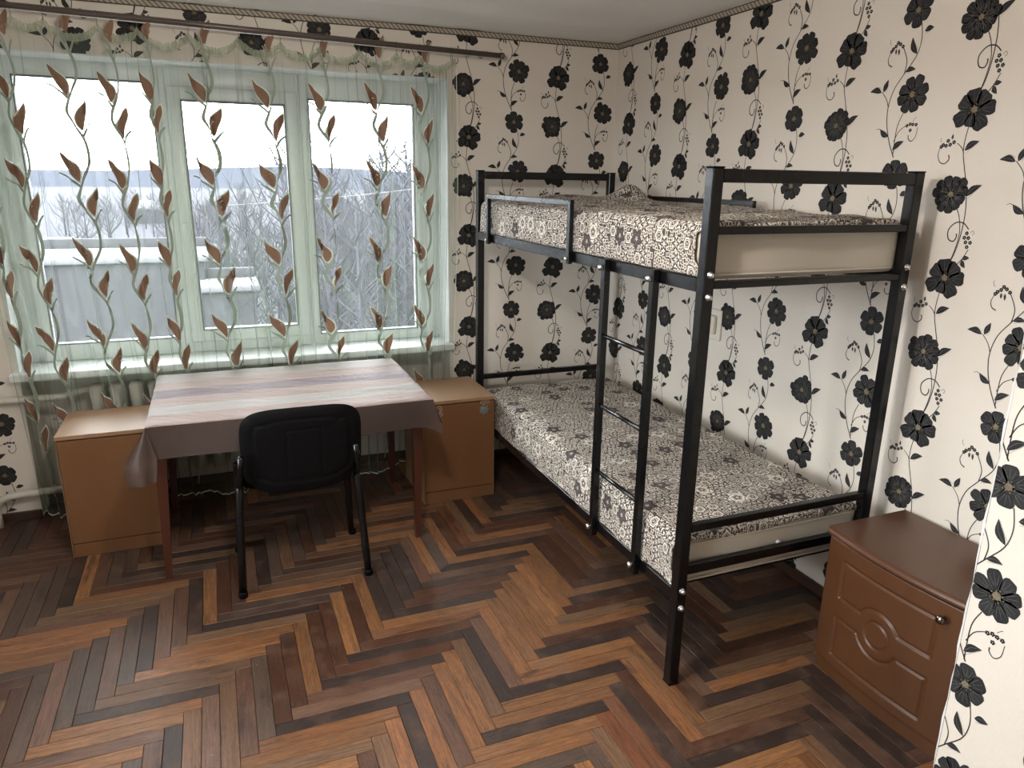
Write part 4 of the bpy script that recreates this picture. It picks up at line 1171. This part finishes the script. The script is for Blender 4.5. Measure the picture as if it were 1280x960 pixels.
# ------------------------------------------------------------------ outdoors, seen from the fifth floor
GZ = -13.0
def mat_ground():
    m = NT('snowy_wooded_valley'); geo = m.n('NewGeometry').outputs['Position']
    mp = m.n('Mapping', {'Vector': geo}); mp.inputs['Scale'].default_value = (.05, .02, 1)
    n = m.noise(mp.outputs[0], 1.0, 6, .7); n2 = m.noise(geo, .35, 5, .7)
    c = m.mix(n2, (.014, .014, .021), (.030, .030, .040))
    c = m.mix(m.ramp(n, [(.60, (0, 0, 0)), (.68, (.7, .7, .7))]), c, (.050, .050, .058))
    return m.pbr(c, .95, None, .1)
M['ground'] = mat_ground()
M['snow'] = plain('snow', (.09, .092, .10), .9, .2, .05, .4)
M['hwall'] = plain('grey_rendered_wall', (.031, .030, .036), .9, .2, .10, .6)
M['hwin'] = plain('dark_house_window', (.025, .027, .03), .3, .5)
M['hazefrost'] = plain('haze_tinted_frosted_bark', (.034, .032, .043), .9, .1, .2, 2)  # lavender of the distant haze put into the bark colour along with frost
M['spruce'] = plain('snowy_spruce', (.035, .037, .041), .9, .1, .3, 4)
M['hill'] = plain('mist_tinted_far_hills', (.031, .033, .044), 1, 0, .08, .01, 0)  # bluish mist put into the hill colour; no fog volume is built
g_ = MB(); g_.grid(lambda i, j: (-1500 + 3000 * i / 30, -500 + (j / 40) ** 2 * 1900, GZ + .6 * math.sin(i * 1.7 + j)), 30, 40)
tag(g_.build('ground', M['ground'], fixn=False), kind='structure', label='snowy valley floor outside')
hl = MB()
def hill_fn(i, j):
    x = -1200 + 2400 * i / 120; t = j / 8
    H = 18 + 6 * math.sin(x * .004 + 1) + 3 * math.sin(x * .013)
    return (x, 900 + 160 * t, GZ + H * math.sin(t * PI / 2))
hl.grid(hill_fn, 120, 8); tag(hl.build('hills', M['hill'], fixn=False), kind='structure', label='low misty hills on the horizon')

def house(name, x0, x1, y0, y1, z0, z1, label, wins=(), roof='flat', group=None):
    cx, cy = (x0 + x1) / 2, (y0 + y1) / 2
    r = empty(name, (cx, cy, z0)); tag(r, label, 'building', group)
    a, b, h = (x1 - x0) / 2, (y1 - y0) / 2, z1 - z0
    MB().box(-a, a, -b, b, 0, h).build('wall', M['hwall'], r)
    if roof == 'flat':
        MB().box(-a - .3, a + .3, -b - .3, b + .3, h, h + .45, .1).build('snowy_roof', M['snow'], r)
        MB().box(-a - .2, a + .2, b - .4, b + .2, h + .45, h + 1.1, .05).build('parapet', M['hwall'], r)
    elif roof == 'gable':
        R = MB(); p = h + b * .55
        R.add([(-a - .3, -b - .4, h), (a + .3, -b - .4, h), (a + .3, 0, p), (-a - .3, 0, p), (-a - .3, b + .4, h), (a + .3, b + .4, h)], [(0, 1, 2, 3), (3, 2, 5, 4), (0, 3, 4), (1, 5, 2)]).build('snowy_roof', M['snow'], r)
    else:
        R = MB(); R.lathe([(a * 1.0, h), (a * .92, h + a * .18), (a * .7, h + a * .36), (a * .35, h + a * .46), (.01, h + a * .5)], (0, 0, 0), 'z', 24).build('snowy_roof', M['snow'], r)
    for (wx, wz, ww, wh) in wins:
        f = MB().box(wx - ww / 2, wx + ww / 2, -b - .06, -b + .02, wz, wz + wh).build('window', M['hwin'], r)
        MB().box(wx - ww / 2 - .1, wx + ww / 2 + .1, -b - .25, -b + .0, wz - .12, wz).build('window_sill', M['snow'], f)
    return r
house('apartment_block', -16.5, -3.0, 49, 56, GZ, -3.95, 'long grey block with snow-covered flat roof nearest the window', [(1.2, 2.2, 1.3, 1.8), (-3.6, 2.2, 1.3, 1.8), (4.6, 2.2, 1.3, 1.8)])
house('dome_hall', -26.5, -15, 247, 258, GZ, -9.0, 'round hall with a domed snowy roof far beyond the grey block', [], 'dome')
house('annex', -3.2, 0.0, 46, 50, GZ, -5.6, 'small annex with snowy flat roof right of the long grey block', [(0, 5.2, 1.0, 1.0)])
house('cottage', 3.0, 7.5, 56, 60, GZ, -7.3, 'low cottage with snowy gable roof seen in the middle pane', [(-1, 2, 1, 1)], 'gable')
house('cottage', -7.5, 0.5, 92, 99, GZ, -8.6, 'cottage with wide snowy gable roof behind the small annex', [(-2, 1.5, 1, 1)], 'gable')
house('cottage', 22, 30, 130, 138, GZ, -9.6, 'distant cottage with snowy roof at right of the middle pane', [], 'gable')
house('cottage', -52, -40, 150, 158, GZ, -9.6, 'distant cottage with snowy roof at far left', [], 'gable')
house('cottage', -33, -22, 120, 128, GZ, -9.9, 'distant cottage with snowy roof behind the long grey block', [], 'gable')

def tree_mesh(seed, H, sprucey=False):
    rr = random.Random(seed); mb_ = MB()
    if sprucey:
        mb_.tube([(0, 0, 0), (0, 0, H)], [.14, .02], 6)
        for k in range(13):
            z = H * (.12 + .85 * k / 13); r = (1 - k / 13.5) * H * .26
            for q in range(9):
                t = q * 2 * PI / 9 + k * .7; rr_ = r * rr.uniform(.8, 1.15)
                a = Vector((math.cos(t), math.sin(t), 0)); b = Vector((-math.sin(t), math.cos(t), 0))
                c = Vector((0, 0, z)); tip = c + a * rr_ + Vector((0, 0, -r * .35))
                mb_.add([c, c + a * rr_ * .6 + b * rr_ * .28 + Vector((0, 0, -r * .15)), tip, c + a * rr_ * .6 - b * rr_ * .28 + Vector((0, 0, -r * .15))], [(0, 1, 2, 3)])
    else:
        mb_.tube([(0, 0, 0), (.1, 0, H * .3), (0, .1, H * .6), (.1, .1, H)], [.17, .13, .08, .01], 5)
        for k in range(22):
            z = H * rr.uniform(.2, .92); t = rr.uniform(0, 2 * PI); l = (H - z) * rr.uniform(.35, .6) + .4
            p0 = Vector((0, 0, z)); p1 = p0 + Vector((math.cos(t) * l * .5, math.sin(t) * l * .5, l * .55)); p2 = p0 + Vector((math.cos(t) * l * .7, math.sin(t) * l * .7, l * 1.15))
            mb_.tube([p0, p1, p2], [.05, .035, .01], 3, cap=False)
            for q in range(7):
                s = rr.uniform(.25, 1); b0 = p0.lerp(p1, s * 2) if s < .5 else p1.lerp(p2, s * 2 - 1)
                d = Vector((rr.uniform(-1, 1), rr.uniform(-1, 1), rr.uniform(.5, 1.4))).normalized() * l * .42
                mb_.tube([b0, b0 + d], [.018, .005], 3, cap=False)
    return mb_
protos = []
for s in range(4): protos.append(tree_mesh(s, 9 + s * .7).build('bare_tree', M['hazefrost']))
for p in protos[1:]: pass
rt = random.Random(4); spots = []
for (x0, x1, y0, y1, n) in ((1.5, 14, 26, 60, 26), (14, 42, 60, 120, 16), (-6, 2, 58, 80, 6), (-30, -16, 45, 70, 6), (-10, 20, 100, 160, 12), (6, 36, 55, 100, 40), (30, 75, 110, 200, 30), (-60, -20, 110, 220, 20), (-1, 8, 52, 75, 14), (-25, 10, 160, 240, 24)):
    for _ in range(n): spots.append((rt.uniform(x0, x1), rt.uniform(y0, y1)))
used = set()
for i, (x, y) in enumerate(spots):
    pi_ = i % 4
    ob = protos[pi_] if pi_ not in used else protos[pi_].copy()
    if pi_ in used: COL.objects.link(ob)
    used.add(pi_)
    s = rt.uniform(.75, 1.15) * (1.45 if x > 4 and y < 110 else 1.1); ob.location = (x, y, GZ); ob.scale = (s * 1.2, s * 1.2, s); ob.rotation_euler = (0, 0, rt.uniform(0, 6))
    tag(ob, 'haze-tinted frosted bare tree standing in the snowy valley outside', 'tree', 'bare trees outside the window')
sp = tree_mesh(9, 7.5, True).build('spruce', M['spruce']); sp.location = (1.2, 50, GZ); tag(sp, 'snow-dusted spruce beside the annex outside', 'tree')
for k, (za, zb) in enumerate(((2.4, 4.1), (.6, 2.3))):
    wv_ = MB(); wv_.tube([(-2 + 14 * t / 12, 24 + t * .1, za + (zb - za) * t / 12 - 1.2 * math.sin(PI * t / 12) * .2) for t in range(13)], .014, 4)
    tag(wv_.build('power_line', M['gasket']), ('upper' if k == 0 else 'lower') + ' thin power line crossing the sky outside', 'cable')
